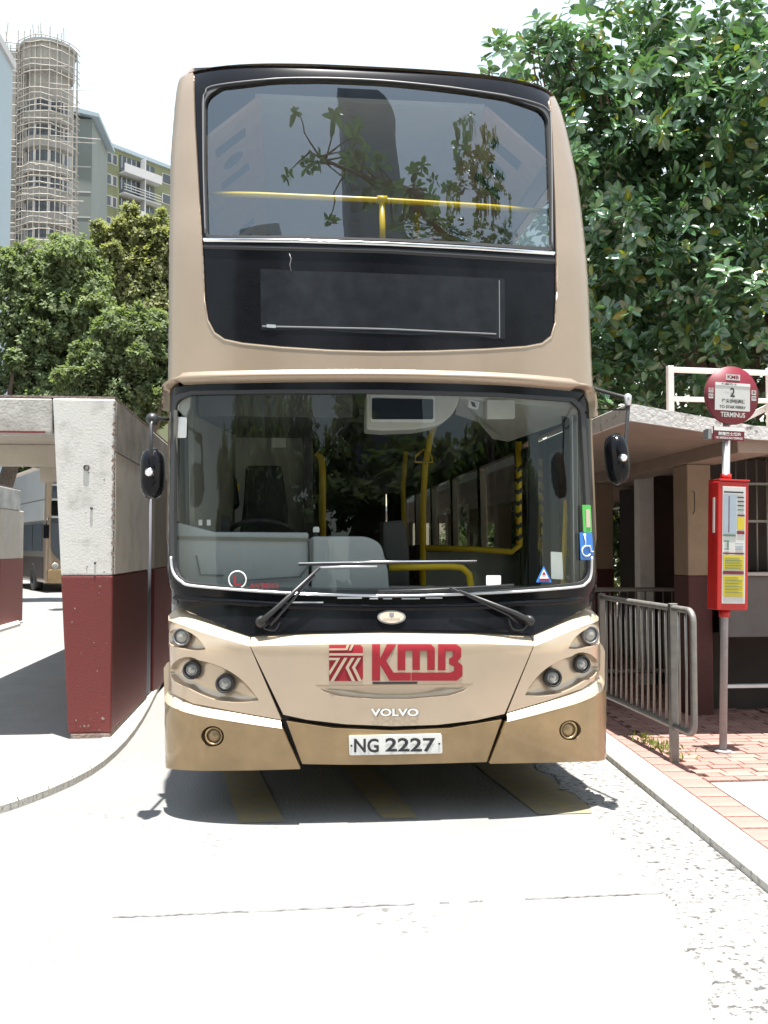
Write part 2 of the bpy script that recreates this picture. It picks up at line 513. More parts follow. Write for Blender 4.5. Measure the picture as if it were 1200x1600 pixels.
# expansion joint across the lane and the ragged gutter strip
def ragged(xs, yc, amp, wmin, wmax, z):
    v = []
    lo, hi = [], []
    for x in xs:
        c = yc(x) + random.uniform(-amp, amp)
        h = random.uniform(wmin, wmax)
        lo.append((x, c - h, z)); hi.append((x, c + h, z))
    n = len(xs)
    return lo + hi, [(i, i + 1, n + i + 1, n + i) for i in range(n - 1)]
jm = MB()
for a, b in [(-1.22, -1.17), (-.68, -.15), (-.13, 0.52), (0.62, 0.66), (0.74, 0.80), (0.98, 1.58)]:
    xs = [a + (b - a) * i / 30 for i in range(31)]
    jm.add(*ragged(xs, lambda x: 3.905 + 0.02 * (x + .7), .005, .0012, .0045, .004))
tag(jm.build('road_joint', M['joint']), 'thin dark joint across the concrete road', kind='structure')

KR = lambda y: 2.0 + 0.067 * (y - 3.88)          # road edge of the right kerb
gs = [2.2 + i * .12 for i in range(60)]
gm = MB()
L_ = [(KR(y) - .34 - .10 * math.sin(y * 1.3) - random.uniform(0, .10) - max(0, 4.6 - y) * .16, y, .008) for y in gs]
Rr = [(KR(y) - .004, y, .008) for y in gs]
n_ = len(gs)
L0 = [(x - .02, y, -.003) for x, y, z in L_]
gm.add(L0 + L_ + Rr, [(r * n_ + i, r * n_ + n_ + i, r * n_ + n_ + i + 1, r * n_ + i + 1) for r in (0, 1) for i in range(n_ - 1)])
tag(gm.build('gutter', M['rough_conc']), 'rough worn gutter strip beside the right kerb', kind='structure')

def stone_mesh(l, wd, h, name, m, bev=.012):
    mb = MB().box(-wd / 2, wd / 2, -l / 2, l / 2, 0, h)
    me = mb.mesh(name, m)
    bm = bmesh.new(); bm.from_mesh(me)
    bmesh.ops.bevel(bm, geom=[e for e in bm.edges if all(v.co.z > h * .5 for v in e.verts)], offset=bev, segments=2, affect='EDGES')
    bm.to_mesh(me); bm.free()
    return me
pav = empty('pavement', (2.4, 6, 0), 'raised pavement of red pavers on the right', kind='structure')
# bed under pavers
bed = MB()
ys = [1.0, 6.9, 9.4, 30.0]
bed.hexa([(KR(1) + .17, 1, -.05), (12, 1, -.05), (12, 40, -.05), (KR(40) + .17, 40, -.05)], [(KR(1) + .17, 1, .1), (12, 1, .1), (12, 40, .1), (KR(40) + .17, 40, .1)])
bed.build('paver_bed', M['mortar'], pav)
def kerb_mesh(l=.704, w_=.16, h=.125):
    pr = [(-w_ / 2, 0), (-w_ / 2, h - .028), (-w_ / 2 + .009, h - .009), (-w_ / 2 + .03, h), (w_ / 2, h), (w_ / 2, 0)]
    return MB().prism([(x, -l / 2, z) for x, z in pr], (0, l, 0)).mesh('kerb_stone', M['kerb'])
kst = kerb_mesh()
y = 1.2
while y < 22:
    o = linkmesh('kerb_stone', kst, pav, Vector((KR(y) + .083, y, 0)) - pav.location, (0, 0, -math.atan(.067)))
    y += .708
brd = stone_mesh(.193, .193, .03, 'border_brick', M['brick'], .004)
y = 1.3
while y < 11:
    linkmesh('border_brick', brd, pav, Vector((KR(y) + .27, y, .093 + random.uniform(-.002, .002))) - pav.location, (0, 0, -math.atan(.067)))
    y += .199
br = [stone_mesh(.094, .194, .03, 'brick', M[k], .004) for k in ('brick', 'brick', 'brick2')]
nb = 0
row = 0
y = 5.58
while y < 9.6:
    x = KR(y) + .47 + (0.1 if row % 2 else 0)
    lim = 3.93
    if row % 2:
        linkmesh('brick', br[row % 3], pav, Vector((x - .1, y, .093)) - pav.location, (0, 0, 0)).scale = (.48, 1, 1)
        x += .05
    while x < lim and nb < 520:
        linkmesh('brick', random.choice(br), pav, Vector((x, y, .093 + random.uniform(-.002, .003))) - pav.location, (0, 0, random.uniform(-.012, .012)))
        x += .2; nb += 1
    y += .1; row += 1
slab = MB().hexa([(KR(1) + .375, 1, .09), (9, 1, .09), (9, 5.5, .09), (KR(5.5) + .375, 5.5, .09)], [(KR(1) + .375, 1, .121), (9, 1, .121), (9, 5.5, .121), (KR(5.5) + .375, 5.5, .121)])
slab.build('concrete_slab', M['conc_slab'], pav)
far_pav = MB().hexa([(KR(9.6) + .38, 9.62, .09), (12, 9.62, .09), (12, 39, .09), (KR(39) + .38, 39, .09)], [(KR(9.6) + .38, 9.62, .121), (12, 9.62, .121), (12, 39, .121), (KR(39) + .38, 39, .121)])
far_pav.build('far_paving', M['brick2'], pav)
side_pav = MB().hexa([(4.03, 5.52, .09), (12, 5.52, .09), (12, 9.6, .09), (4.03, 9.6, .09)], [(4.03, 5.52, .119), (12, 5.52, .119), (12, 9.6, .119), (4.03, 9.6, .119)])
side_pav.build('side_paving', M['brick'], pav)

pav.location.z = -.055
# left traffic island
def island(name, edge, back_x, label):
    isl = empty(name, (edge[len(edge) // 2][0], edge[len(edge) // 2][1], 0), label, kind='structure')
    top = [(x - .14, y, .118) for x, y in edge] + [(back_x, edge[-1][1], .118), (back_x, edge[0][1], .118)]
    n = len(top)
    mb = MB()
    mb.prism(top, (0, 0, -.16))
    mb.build('island_top', M['conc_slab'], isl)
    acc = []
    for (a, b) in zip(edge[:-1], edge[1:]):
        A, B = Vector(a), Vector(b)
        k = max(1, round((B - A).length / .6))
        for j in range(k):
            p, q = A.lerp(B, j / k), A.lerp(B, (j + 1) / k)
            acc.append((p, q))
    for p, q in acc:
        m_ = (p + q) / 2; dd = q - p
        me = kst
        o = linkmesh('kerb_stone', me, isl, Vector((m_.x - .075, m_.y, 0)) - isl.location, (0, 0, math.atan2(dd.y, dd.x) + math.pi / 2))
        o.scale = (1, dd.length / .705, 1)
    isl.location.z = -.055
    return isl
def cat(pts, k=6):
    out = []
    P = [Vector(p) for p in pts]
    for i in range(len(P) - 1):
        a = P[max(0, i - 1)]; b = P[i]; c = P[i + 1]; e = P[min(len(P) - 1, i + 2)]
        for j in range(k):
            t = j / k
            out.append(tuple(0.5 * ((2 * b) + (c - a) * t + (2 * a - 5 * b + 4 * c - e) * t * t + (3 * b - a - 3 * c + e) * t ** 3)))
    out.append(tuple(P[-1]))
    return out
ed = cat([(-3.0, 4.0), (-2.2, 4.75), (-1.62, 5.4), (-1.3, 6.1), (-1.19, 6.9), (-1.2, 8.2), (-1.34, 10.6), (-1.6, 15), (-1.9, 24)], 3)
island('traffic_island', ed, -3.25, 'raised concrete island under the left bus shelter')
ed2 = [(-4.9, 11), (-4.9, 16), (-4.95, 18.5), (-5.3, 19.6), (-6.2, 20.2)]
island('traffic_island', ed2, -9.0, 'raised concrete island at the far left')

# ------------------------------------------------------------------ left shelter
def shelter(loc, label, length, scale_pipes=True, wd=1.66, details=True):
    """origin at the front right foot of the first pier, island level; runs back along +y, roof to the left"""
    t = empty('bus_shelter', loc, label, 'bus shelter', 'concrete bus shelters')
    o = Vector(loc)
    def B(n, m, x0, x1, y0, y1, z0, z1, bev=.012):
        return MB().box(o.x + x0, o.x + x1, o.y + y0, o.y + y1, o.z + z0, o.z + z1).build(n, m, t, bev)
    H = 2.43
    yy = 0.0
    k = 0
    while yy < length:
        ln = 1.78 if k == 0 else 1.5
        # tapered pier: maroon below, pale above, one solid in two finishes
        def ring(z, l, r): return [(o.x + l, o.y + yy, o.z + z), (o.x + r, o.y + yy, o.z + z), (o.x + r, o.y + yy + ln, o.z + z), (o.x + l, o.y + yy + ln, o.z + z)]
        if k == 0:
            MB().hexa(ring(-.07, -.26, 0.02), ring(-.015, -.265, 0.02)).build('pier_foot', M['bare'], t, .01)
            MB().hexa(ring(-.015, -.28, .025), ring(1.13, -.345, .028)).build('pier_base', M['maroon'], t, .012)
            pr = MB().hexa(ring(1.13, -.345, .026), ring(H + .002, -.42, .031)).build('pier', M['white_conc'], t, .014)
        else:
            MB().hexa(ring(-.07, -.2, 0.02), ring(1.13, -.22, .022)).build('pier_base', M['maroon'], t, .012)
            pr = MB().hexa(ring(1.13, -.22, .02), ring(2.04, -.24, .022)).build('pier', M['cream_wall'], t, .014)
        if k == 0 and details:
            MB().box(o.x + .0315, o.x + .0355, o.y + .03, o.y + 1.75, o.z + 1.14, o.z + 2.035).build('side_panel', M['lightened_panel'], t)  # cream lightened in its colour because this side face lies in shade
            MB().box(o.x + .0315, o.x + .0365, o.y + .03, o.y + 1.78, o.z + 2.045, o.z + 2.42).build('beam_face', M['grey_conc'], t)
            for (dx, dz, r) in ((-.17, 1.92, .022), (-.13, 1.62, .01), (-.1, 1.22, .008)):
                MB().lathe((o.x + dx, o.y + yy - .002, o.z + dz), (0, -1, 0), [(0, r), (.008, r), (.009, r * .75), (-.03, r * .7), (-.03, 0)], 12).build('bolt_hole', M['black_matt'], pr)
            fl_ = MB()
            for q in range(30):       # flaked paint
                z = random.choice((random.uniform(.0, .12), random.uniform(.08, 1.1), random.uniform(1.0, 1.22), random.uniform(1.2, 2.3)))
                x = random.uniform(-.27, .0) if z < 1.2 else random.uniform(-.33, .01)
                yo = o.y + yy - .0022
                r = random.uniform(.002, .009) * (1.8 if z < .2 else 1)
                m_ = random.randint(5, 7)
                fl_.add([(o.x + x + r * random.uniform(.5, 1.2) * math.cos(2 * math.pi * k2 / m_), yo, o.z + z + r * random.uniform(.5, 1.3) * math.sin(2 * math.pi * k2 / m_)) for k2 in range(m_)], [tuple(range(m_))])
            fl_.build('paint_flakes', M['bare'], pr)['kind'] = 'stuff'
            ch = MB()
            for q in range(26):       # chipped arris
                z = 1.15 + .05 * q + random.uniform(-.02, .02)
                a = random.uniform(.006, .018)
                ch.add([(o.x + .033, o.y + yy - .004, o.z + z - a * 2), (o.x + .033, o.y + yy - .004, o.z + z + a * 2), (o.x + .027 - a * 1.2, o.y + yy - .006, o.z + z + a * random.uniform(-1, 1)), (o.x + .035, o.y + yy + a * 1.5, o.z + z)], [(0, 1, 2), (0, 3, 1)])
            ch.build('chipped_edge', M['bare'], pr)['kind'] = 'stuff'
        yy += ln
        if k == 0:
            for (a, r) in ((.10, .035), (.21, .03), (.30, .045)):
                MB().cyl((o.x - .03, o.y + yy + a, o.z - .07), (o.x - .03, o.y + yy + a, o.z + 2.04), r, 10).build('drain_pipe', M['pipe'], t)
            MB().box(o.x - .20, o.x - .10, o.y + yy + .002, o.y + yy + .45, o.z - .07, o.z + 1.13).build('infill_base', M['maroon'], t)
            MB().box(o.x - .20, o.x - .10, o.y + yy + .002, o.y + yy + .45, o.z + 1.13, o.z + 2.04).build('infill', M['cream_wall'], t)
        yy += .48
        k += 1
    B('side_beam', M['grey_conc'], -.30, .036, 1.782, length, 2.042, H, .012)
    B('front_beam', M['grey_conc'], -wd, -.4215, .006, .20, 2.17, H, .012)
    B('red_line', M['maroon'], -wd, -.47, .002, .0055, 2.172, 2.187, 0)
    B('soffit_panel', M['cream_wall'], -wd, -.4215, .202, length, 2.30, H - .004, .008)
    for j in range(int(length / 2.2)):
        B('cross_beam', M['cream_wall'], -wd + .10, -.302, 2.0 + j * 2.2, 2.16 + j * 2.2, 2.10, 2.298, .008)
    B('roof_edge', M['fascia'], -wd - .05, -wd - .002, -.012, length, 2.28, H + .02, .008)
    B('roof_top', M['bare'], -wd, .03, .01, length, H + .004, H + .02, .0)
    return t
shelter((-1.305, 7.22, .118), 'nearest concrete shelter with white and maroon pier left of the bus', 17.0)
shelter((-5.12, 11.5, .118), 'far shelter with white piers and maroon base at the left edge', 7.4, details=False)

# ------------------------------------------------------------------ right shelter
rs = empty('bus_shelter', (3.08, 7.2, .12), 'shelter with tan soffit and chipped white roof edge right of the bus', 'bus shelter', 'concrete bus shelters')
Y0, Y1 = 6.74, 30.0
def slab_prof(y): return [(2.48, y, 2.375), (3.2, y, 2.27), (3.5, y, 2.235), (6.6, y, 2.20), (6.6, y, 2.30), (4.2, y, 2.315), (3.4, y, 2.33), (2.48, y, 2.485)]
a, b = slab_prof(Y0), slab_prof(Y1)
n = len(a)
MB().add(a + b, [tuple(range(n)), tuple(range(2 * n - 1, n - 1, -1))] + [(i, n + i, n + (i + 1) % n, (i + 1) % n) for i in range(n)]).build('roof_slab', M['tan_soffit'], rs, .004)
MB().hexa([(2.45, Y0 - .03, 2.368), (2.478, Y0 + .0, 2.368), (2.478, Y1, 2.368), (2.45, Y1, 2.368)], [(2.45, Y0 - .03, 2.497), (2.478, Y0, 2.497), (2.478, Y1, 2.497), (2.45, Y1, 2.497)]).build('side_fascia', M['fascia'], rs, .006)
fa = MB()
P_ = [(2.452, 2.497, 2.372), (3.4, 2.345, 2.245), (4.2, 2.33, 2.225), (6.6, 2.315, 2.195)]
for (xa, ta, ba), (xb, tb_, bb_) in zip(P_[:-1], P_[1:]):
    fa.hexa([(xa, Y0 - .03, ba), (xb, Y0 - .03, bb_), (xb, Y0 - .002, bb_), (xa, Y0 - .002, ba)], [(xa, Y0 - .03, ta), (xb, Y0 - .03, tb_), (xb, Y0 - .002, tb_), (xa, Y0 - .002, ta)])
fa.build('front_fascia', M['fascia'], rs)
MB().box(3.3, 3.6, Y0 + .03, Y1, 2.15, 2.262).build('roof_beam', M['tan_soffit'], rs, .008)
for i, yc in enumerate((7.68, 10.1, 12.5, 14.9, 17.3, 19.7, 22.1, 24.5, 26.9)):
    MB().box(3.3, 3.51, yc, yc + .3, .04, 1.22).build('column_base', M['maroon_shaded'], rs, .01)
    c_ = MB().box(3.302, 3.508, yc + .002, yc + .298, 1.22, 2.148).build('column', M['tan_wall'], rs, .01)
    if i == 0:
        MB().tube([(3.35, yc - .004, 1.92), (3.35, yc - .03, 1.91), (3.35, yc - .03, 1.76), (3.335, yc - .03, 1.73)], .004, 6).build('hook', M['black_matt'], c_)

# kiosk behind the shelter
kb = empty('kiosk', (4.5, 9.5, .12), 'dark kiosk with white door jamb under the right shelter', 'kiosk')
MB().box(3.54, 3.70, 9.42, 9.56, .05, 2.18).build('door_jamb', M['white_metal'], kb, .008)
MB().box(3.702, 4.2, 9.50, 9.55, .05, 2.19).build('door', M['brown_door'], kb, .004)
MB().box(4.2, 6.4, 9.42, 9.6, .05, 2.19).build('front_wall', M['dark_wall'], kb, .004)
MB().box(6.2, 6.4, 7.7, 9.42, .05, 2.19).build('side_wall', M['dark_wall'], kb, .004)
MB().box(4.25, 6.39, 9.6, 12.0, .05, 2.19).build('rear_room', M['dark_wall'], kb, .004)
gw = empty('kiosk_counter', (4.4, 7.6, .12), 'grey counter wall with barred grille behind the bus stop pole', 'counter')
MB().box(3.56, 6.2, 7.56, 7.68, .72, 1.22).build('counter_wall', M['grey_wall'], gw, .006)
MB().box(3.56, 6.2, 7.52, 7.72, 1.222, 1.25).build('counter_ledge', M['grey_conc'], gw, .004)
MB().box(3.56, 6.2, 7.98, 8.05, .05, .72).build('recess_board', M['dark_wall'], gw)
MB().box(3.45, 5.2, 7.36, 7.42, .335, .36).build('foot_rail', M['white_metal'], gw, .004)
for zz in (1.66, 1.97):
    MB().box(3.56, 6.2, 7.60, 7.63, zz, zz + .02).build('grille_rail', M['steel'], gw)
gbar = MB().cyl((0, 0, 1.251), (0, 0, 2.19), .008, 6).mesh('grille_bar', M['steel'])
for i in range(30):
    linkmesh('grille_bar', gbar, gw, Vector((3.60 + i * .09, 7.615, 0)) - gw.location)
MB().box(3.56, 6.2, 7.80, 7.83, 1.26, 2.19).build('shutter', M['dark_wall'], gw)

# white metal frame on the shelter roof
fr = empty('roof_frame', (3.4, 7.5, 2.45), 'white metal sign frame standing on the right shelter roof', 'frame')
def bar(n, p, q, r=.02, m='white_metal', par=fr):
    p, q = Vector(p), Vector(q)
    T = Matrix.Translation(p) @ (q - p).to_track_quat('Z', 'Y').to_matrix().to_4x4()
    return MB().box(-r, r, -r, r, 0, (q - p).length, T).build(n, M[m], par, .003)
fx0 = atY(1047, 600, 7.5).x
for x in (fx0, fx0 + .52, fx0 + .85): bar('upright', (x, 7.5, 2.40), (x, 7.5, 2.93), .0245)
bar('top_rail', (fx0 + .025, 7.5, 2.90), (fx0 + 1.3, 7.5, 2.88), .020)
bar('bottom_rail', (fx0 + .025, 7.5, 2.66), (fx0 + 1.3, 7.5, 2.655), .018)
bar('brace', (fx0 + .62, 7.56, 2.50), (fx0 + 1.3, 7.56, 2.82), .024)

# ------------------------------------------------------------------ railings
def railing(p0, p1, ext, label, z0=.30, z1=1.06, nbar=12, m='steel'):
    """p0, p1: feet of the two posts; frame runs on past p1 by ext with a rounded end"""
    p0, p1 = Vector((*p0, .12)), Vector((*p1, .12))
    u = (p1 - p0).normalized()
    t = empty('railing', p0, label, 'railing', 'pedestrian railings')
    for p in (p0, p1):
        T = Matrix.Translation(p) @ Matrix.Rotation(math.atan2(u.y, u.x), 4, 'Z')
        MB().box(-.022, .022, -.026, .026, -.065, .97, T).build('post', M[m], t, .004)
    L = (p1 - p0).length + ext
    def Q(s, z): return (p0.x + u.x * s, p0.y + u.y * s, z)
    r = .07
    pts = [Q(-.04, z1)] + [Q(L - r + r * math.sin(a), z1 - r + r * math.cos(a)) for a in [i * math.pi / 12 for i in range(7)]] + \
          [Q(L - r + r * math.cos(a), z0 + r - r * math.sin(a)) for a in [i * math.pi / 12 for i in range(7)]] + [Q(-.04, z0)]
    MB().tube(pts, .021, 10).build('frame', M[m], t)
    bmesh_ = MB().cyl((0, 0, z0 - .12), (0, 0, z1 - .12), .0085, 8).mesh('bar', M[m])
    s, k = .11, 0
    step = (L - .22) / nbar
    while s < L - .06:
        if abs(s - (p1 - p0).length) > .04:
            linkmesh('bar', bmesh_, t, Vector(Q(s, .12)) - p0)
        s += step
    return t
railing((2.475, 7.42), (2.485, 6.03), .31, 'galvanised railing with rounded end in sun beside the bus', nbar=14)
railing((2.80, 8.75), (3.75, 8.72), .12, 'shaded railing standing under the right shelter roof', nbar=10)

# weeds at the railing foot
wv = RNG.normal(size=(150, 3)) * np.array([.05, .20, .01]) + np.array([2.56, 6.55, .125])
wv[:, 2] = .066
wd_ = RNG.normal(size=(150, 3)) * .5 + np.array([0, 0, .8])
o = linkmesh('weeds', cloud_mesh('weeds', leaf_cloud(wv, wd_, unit(150), .03 + .035 * RNG.random(150), QUAD * np.array([.35, 1, 1]), QUAD_F), M['weed'], (2.56, 6.55, .065)), None, (2.56, 6.55, .065))
tag(o, 'small green weeds growing between pavers at the railing foot', kind='stuff')

# ------------------------------------------------------------------ bus stop pole
bs = empty('bus_stop_sign', (2.94, 6.3, .12), 'bus stop pole with round maroon terminus disc and red timetable case', 'bus stop sign')
an = R_(6)
ux, un, uz = Vector((math.cos(an), math.sin(an), 0)), Vector((math.sin(an), -math.cos(an), 0)), Vector((0, 0, 1))
PB = Vector((2.94, 6.3, 0))
def SP(u, z, n=0): return PB + ux * u + uz * z + un * n
TS = Matrix.Translation(PB) @ Matrix(((ux.x, -un.x, 0, 0), (ux.y, -un.y, 0, 0), (0, 0, 1, 0), (0, 0, 0, 1)))
MB().cyl((2.94, 6.3, .05), (2.945, 6.305, 2.34), .026, 14).build('pole', M['post'], bs)
MB().lathe((2.94, 6.3, .067), (0, 0, 1), [(0, 0), (0, .06), (.012, .06), (.016, .03)], 16).build('base_plate', M['post'], bs)
dz = 2.495
DU = .028
dn = MB().lathe(SP(DU, dz, .02), un, [(-.02, 0), (-.02, .198), (0, .202), (.008, .20), (.008, 0)], 40).build('disc', M['sign_red'], bs)
pl = MB().box(-.132 + DU, .132 + DU, -.032, -.028, dz - .105, dz + .085, TS).build('face_panel', M['sign_white'], bs)
MB().box(-.132 + DU, .132 + DU, -.034, -.032, dz + .065, dz + .085, TS).build('panel_header', M['plate'], bs)
MB().box(-.05 + DU, .055 + DU, -.031, -.028, dz + .105, dz + .145, TS).build('logo_plate', M['sign_white'], bs)
for u in (-.162, .162):
    for z in (-.012, .028):
        MB().box(u + DU - .017, u + DU + .017, -.031, -.028, dz + z - .016, dz + z + .016, TS).build('side_label', M['sign_white'], bs)
def ST(n, body, m, u, z, wd, ht, nn=.035): return text_flat(n, body, M[m], bs, SP(u - wd / 2, z, nn), ux, uz, wd, ht, .02)
ST('lettering', '2', 'black_print', DU - .002, dz - .012, .034, .064)
ST('lettering', '往尖沙咀碼頭', 'black_print', DU + .005, dz - .056, .175, .030)
ST('lettering', 'TO STAR FERRY', 'black_print', DU, dz - .092, .20, .020)
ST('lettering', '九龍巴士', 'black_print', DU - .03, dz + .068, .12, .014, .037)
ST('lettering', 'TERMINUS', 'sign_white', DU + .003, dz - .150, .185, .034, .032)
ST('lettering', 'KMB', 'sign_red', DU + .002, dz + .112, .085, .026, .034)
for u, a_, b_ in ((-.162, '巴', 'BUS'), (.162, '站', 'STOP')):
    ST('lettering', a_, 'sign_red', u + DU, dz + .017, .024, .024, .034)
    ST('lettering', b_, 'sign_red', u + DU, dz - .020, .027, .016, .034)
MB().box(-.115, .12, -.034, -.022, 2.185, 2.278, TS).build('notice_plate', M['sign_red'], bs, .003)
MB().box(-.112, .118, -.037, -.0345, 2.249, 2.276, TS).build('notice_header', M['plate'], bs)
MB().box(-.145, -.118, -.02, .05, 2.19, 2.26, TS).build('bracket', M['post'], bs, .003)
ST('lettering', '禁煙巴士總站', 'plate', .005, 2.216, .17, .025, .0365)
ST('lettering', 'NO SMOKING BUS TERMINUS', 'plate', .003, 2.193, .20, .015, .0365)
cs = MB().box(-.10, .13, -.075, .055, 1.03, 1.90, TS).build('timetable_case', M['case_red'], bs, .008)
MB().box(-.095, .135, -.080, .06, 1.902, 1.915, TS).build('case_lid', M['case_red'], cs, .003)
for z0_, z1_ in ((1.916, 1.955), (.98, 1.028)):
    MB().cyl((2.942, 6.302, z0_), (2.942, 6.302, z1_), .038, 14).build('collar', M['case_red'], bs)
MB().box(-.068, .105, -.079, -.0755, 1.075, 1.865, TS).build('timetable_sheet', M['sign_white'], cs, .002)
def strip(n, u0, u1, z0, z1, m, nn=-.0805): return MB().box(u0, u1, nn - .002, nn, z0, z1, TS).build(n, M[m], cs)
strip('route_map', -.060, .035, 1.545, 1.81, 'paper_blue')
strip('title_band', -.060, .085, 1.822, 1.832, 'black_print')
strip('route_line', -.025, -.020, 1.555, 1.80, 'sign_red', -.083)
for i in range(4): strip('text_line', .042, .090, 1.79 - i * .028, 1.797 - i * .028, 'black_print' if i != 3 else 'ink_green')
strip('fare_bar', .042, .095, 1.665, 1.677, 'sign_red')
strip('fare_table', .042, .095, 1.575, 1.66, 'paper_yellow')
strip('fare_bar', .040, .095, 1.545, 1.565, 'sign_red')
strip('green_band', -.064, .030, 1.528, 1.540, 'ink_green')
strip('notice_symbol', -.052, -.018, 1.492, 1.500, 'ink_green'); strip('notice_symbol', -.030, -.022, 1.45, 1.49, 'ink_green'); strip('notice_symbol', -.052, -.018, 1.438, 1.446, 'ink_green')
for i in range(3): strip('text_line', .03, .085, 1.44 + i * .018, 1.446 + i * .018, 'paper_blue')
strip('red_bar', -.062, .095, 1.408, 1.418, 'sign_red')
strip('yellow_notice', -.060, .094, 1.302, 1.402, 'paper_yellow')
strip('red_bar', -.062, .092, 1.272, 1.294, 'sign_red')
strip('yellow_notice', -.060, .092, 1.122, 1.264, 'paper_yellow')
for i in range(5): strip('text_line', -.05, .06 + .02 * (i % 2), 1.38 - i * .017, 1.384 - i * .017, 'ink_green', -.083)
for i in range(6): strip('text_line', -.05, .05 + .03 * (i % 2), 1.25 - i * .02, 1.2535 - i * .02, 'ink_green', -.083)
MB().box(-.106, -.1015, -.04, -.02, 1.55, 1.79, TS).build('edge_label', M['plate'], cs)

bs.rotation_euler = (0, R_(1.35), 0)

# ------------------------------------------------------------------ the bus
B0 = Vector((0.578, 5.15, 0))
bus = empty('double_decker_bus', B0, 'gold double decker bus parked facing the viewer in the middle bay', 'bus', 'double decker buses')
HW, PD = 1.25, 0.30
def lean(z): return interp(LT, z)      # the bus leans a little on the cambered bay
LT = [(.2, .003), (.4, 0.0), (2.5, -.012), (3.3, -.022), (4.0, -.048), (4.5, -.082)]
def interp(T, z):
    n = len(T)
    if z <= T[0][0]: return T[0][1]
    for i in range(n - 1):
        (a, fa_), (b, fb) = T[i], T[i + 1]
        if z <= b:
            h = b - a
            d = (fb - fa_) / h
            def tg(k):
                if k == 0: return (T[1][1] - T[0][1]) / (T[1][0] - T[0][0])
                if k == n - 1: return (T[-1][1] - T[-2][1]) / (T[-1][0] - T[-2][0])
                d0 = (T[k][1] - T[k - 1][1]) / (T[k][0] - T[k - 1][0]); d1 = (T[k + 1][1] - T[k][1]) / (T[k + 1][0] - T[k][0])
                return 0 if d0 * d1 <= 0 else 2 * d0 * d1 / (d0 + d1)
            m0, m1 = tg(i) * h, tg(i + 1) * h
            t = (z - a) / h
            return fa_ * (2 * t ** 3 - 3 * t * t + 1) + m0 * (t ** 3 - 2 * t * t + t) + fb * (3 * t * t - 2 * t ** 3) + m1 * (t ** 3 - t * t)
    return T[-1][1]
F0T = [(.2, .012), (.40, 0.0), (.90, 0.003), (1.0, .03), (1.2, .075), (1.75, .118), (2.33, .172), (2.55, .192), (3.1, .235), (3.5, .31), (3.9, .395), (4.2, .465), (4.32, .51), (4.46, .60)]
WT = [(.2, 1.165), (.6, 1.17), (1.0, 1.185), (1.14, 1.20), (1.26, 1.246), (1.4, 1.25), (3.3, 1.25), (3.7, 1.246), (4.0, 1.226), (4.3, 1.192), (4.5, 1.14)]
def F0(z): return interp(F0T, z)
def Wf(z): return interp(WT, z) / HW
_tab = []
def _plan_tab():
    s = 0; px = py = 0.0
    _tab.append((0, 0, 0))
    for i in range(1, 401):
        ph = math.pi / 2 * i / 400
        x = HW * math.sin(ph) ** (2 / 3.4) if i < 400 else HW
        y = PD * (1 - max(0, math.cos(ph)) ** (2 / 2.0))
        s += math.hypot(x - px, y - py)
        px, py = x, y
        _tab.append((s, x, y))
_plan_tab()
SCN = _tab[-1][0]
_S = np.array([t[0] for t in _tab]); _X = np.array([t[1] for t in _tab]); _Y = np.array([t[2] for t in _tab])
def plan(s):
    a = abs(s)
    if a >= SCN: x, y = HW, PD + a - SCN
    else: x, y = float(np.interp(a, _S, _X)), float(np.interp(a, _S, _Y))
    return (math.copysign(x, s), y)
def pnorm(s):
    a, b = plan(s - .004), plan(s + .004)
    t = Vector((b[0] - a[0], b[1] - a[1])).normalized()
    return Vector((t.y, -t.x))
def S(s, z, off=0.0):
    x, y = plan(s)
    n = pnorm(s)
    return Vector((B0.x + lean(z) + x * Wf(z) + n.x * off, B0.y + F0(z) + y + n.y * off, z))
def snorm(s, z):
    e = .006
    a = S(s + e, z) - S(s - e, z); b = S(s, z + e) - S(s, z - e)
    return a.cross(b).normalized()
def bp(px, py, off=0.0):
    v = ray(px, py); o = Vector((0, 0, CAMH))
    def g(t):
        p = o + v * t
        xl = (p.x - B0.x - lean(p.z)) / Wf(p.z)
        if abs(xl) >= HW: return p.y - B0.y - F0(p.z) - PD, p, xl
        return p.y - B0.y - F0(p.z) - float(np.interp(abs(xl), _X, _Y)) + off, p, xl
    a, b = 4.3, 7.5
    for _ in range(40):
        m = (a + b) / 2
        if g(m)[0] > 0: b = m
        else: a = m
    _, p, xl = g(b)
    s = SCN if abs(xl) >= HW else float(np.interp(abs(xl), _X, _S))
    return (math.copysign(s, xl), p.z)
def PX(px, py, off=0.0):
    s, z = bp(px, py)
    return S(s, z, off)
def inside(pt, poly):
    x, y = pt; c = False
    n = len(poly)
    for i in range(n):
        x1, y1 = poly[i]; x2, y2 = poly[i - 1]
        if (y1 > y) != (y2 > y) and x < (x2 - x1) * (y - y1) / (y2 - y1) + x1: c = not c
    return c
def conv(pl):
    """outline in pixels -> (s, z); ('sz', s, z) entries pass through"""
    return [(p[1], p[2]) if p[0] == 'sz' else bp(p[0], p[1]) for p in pl]
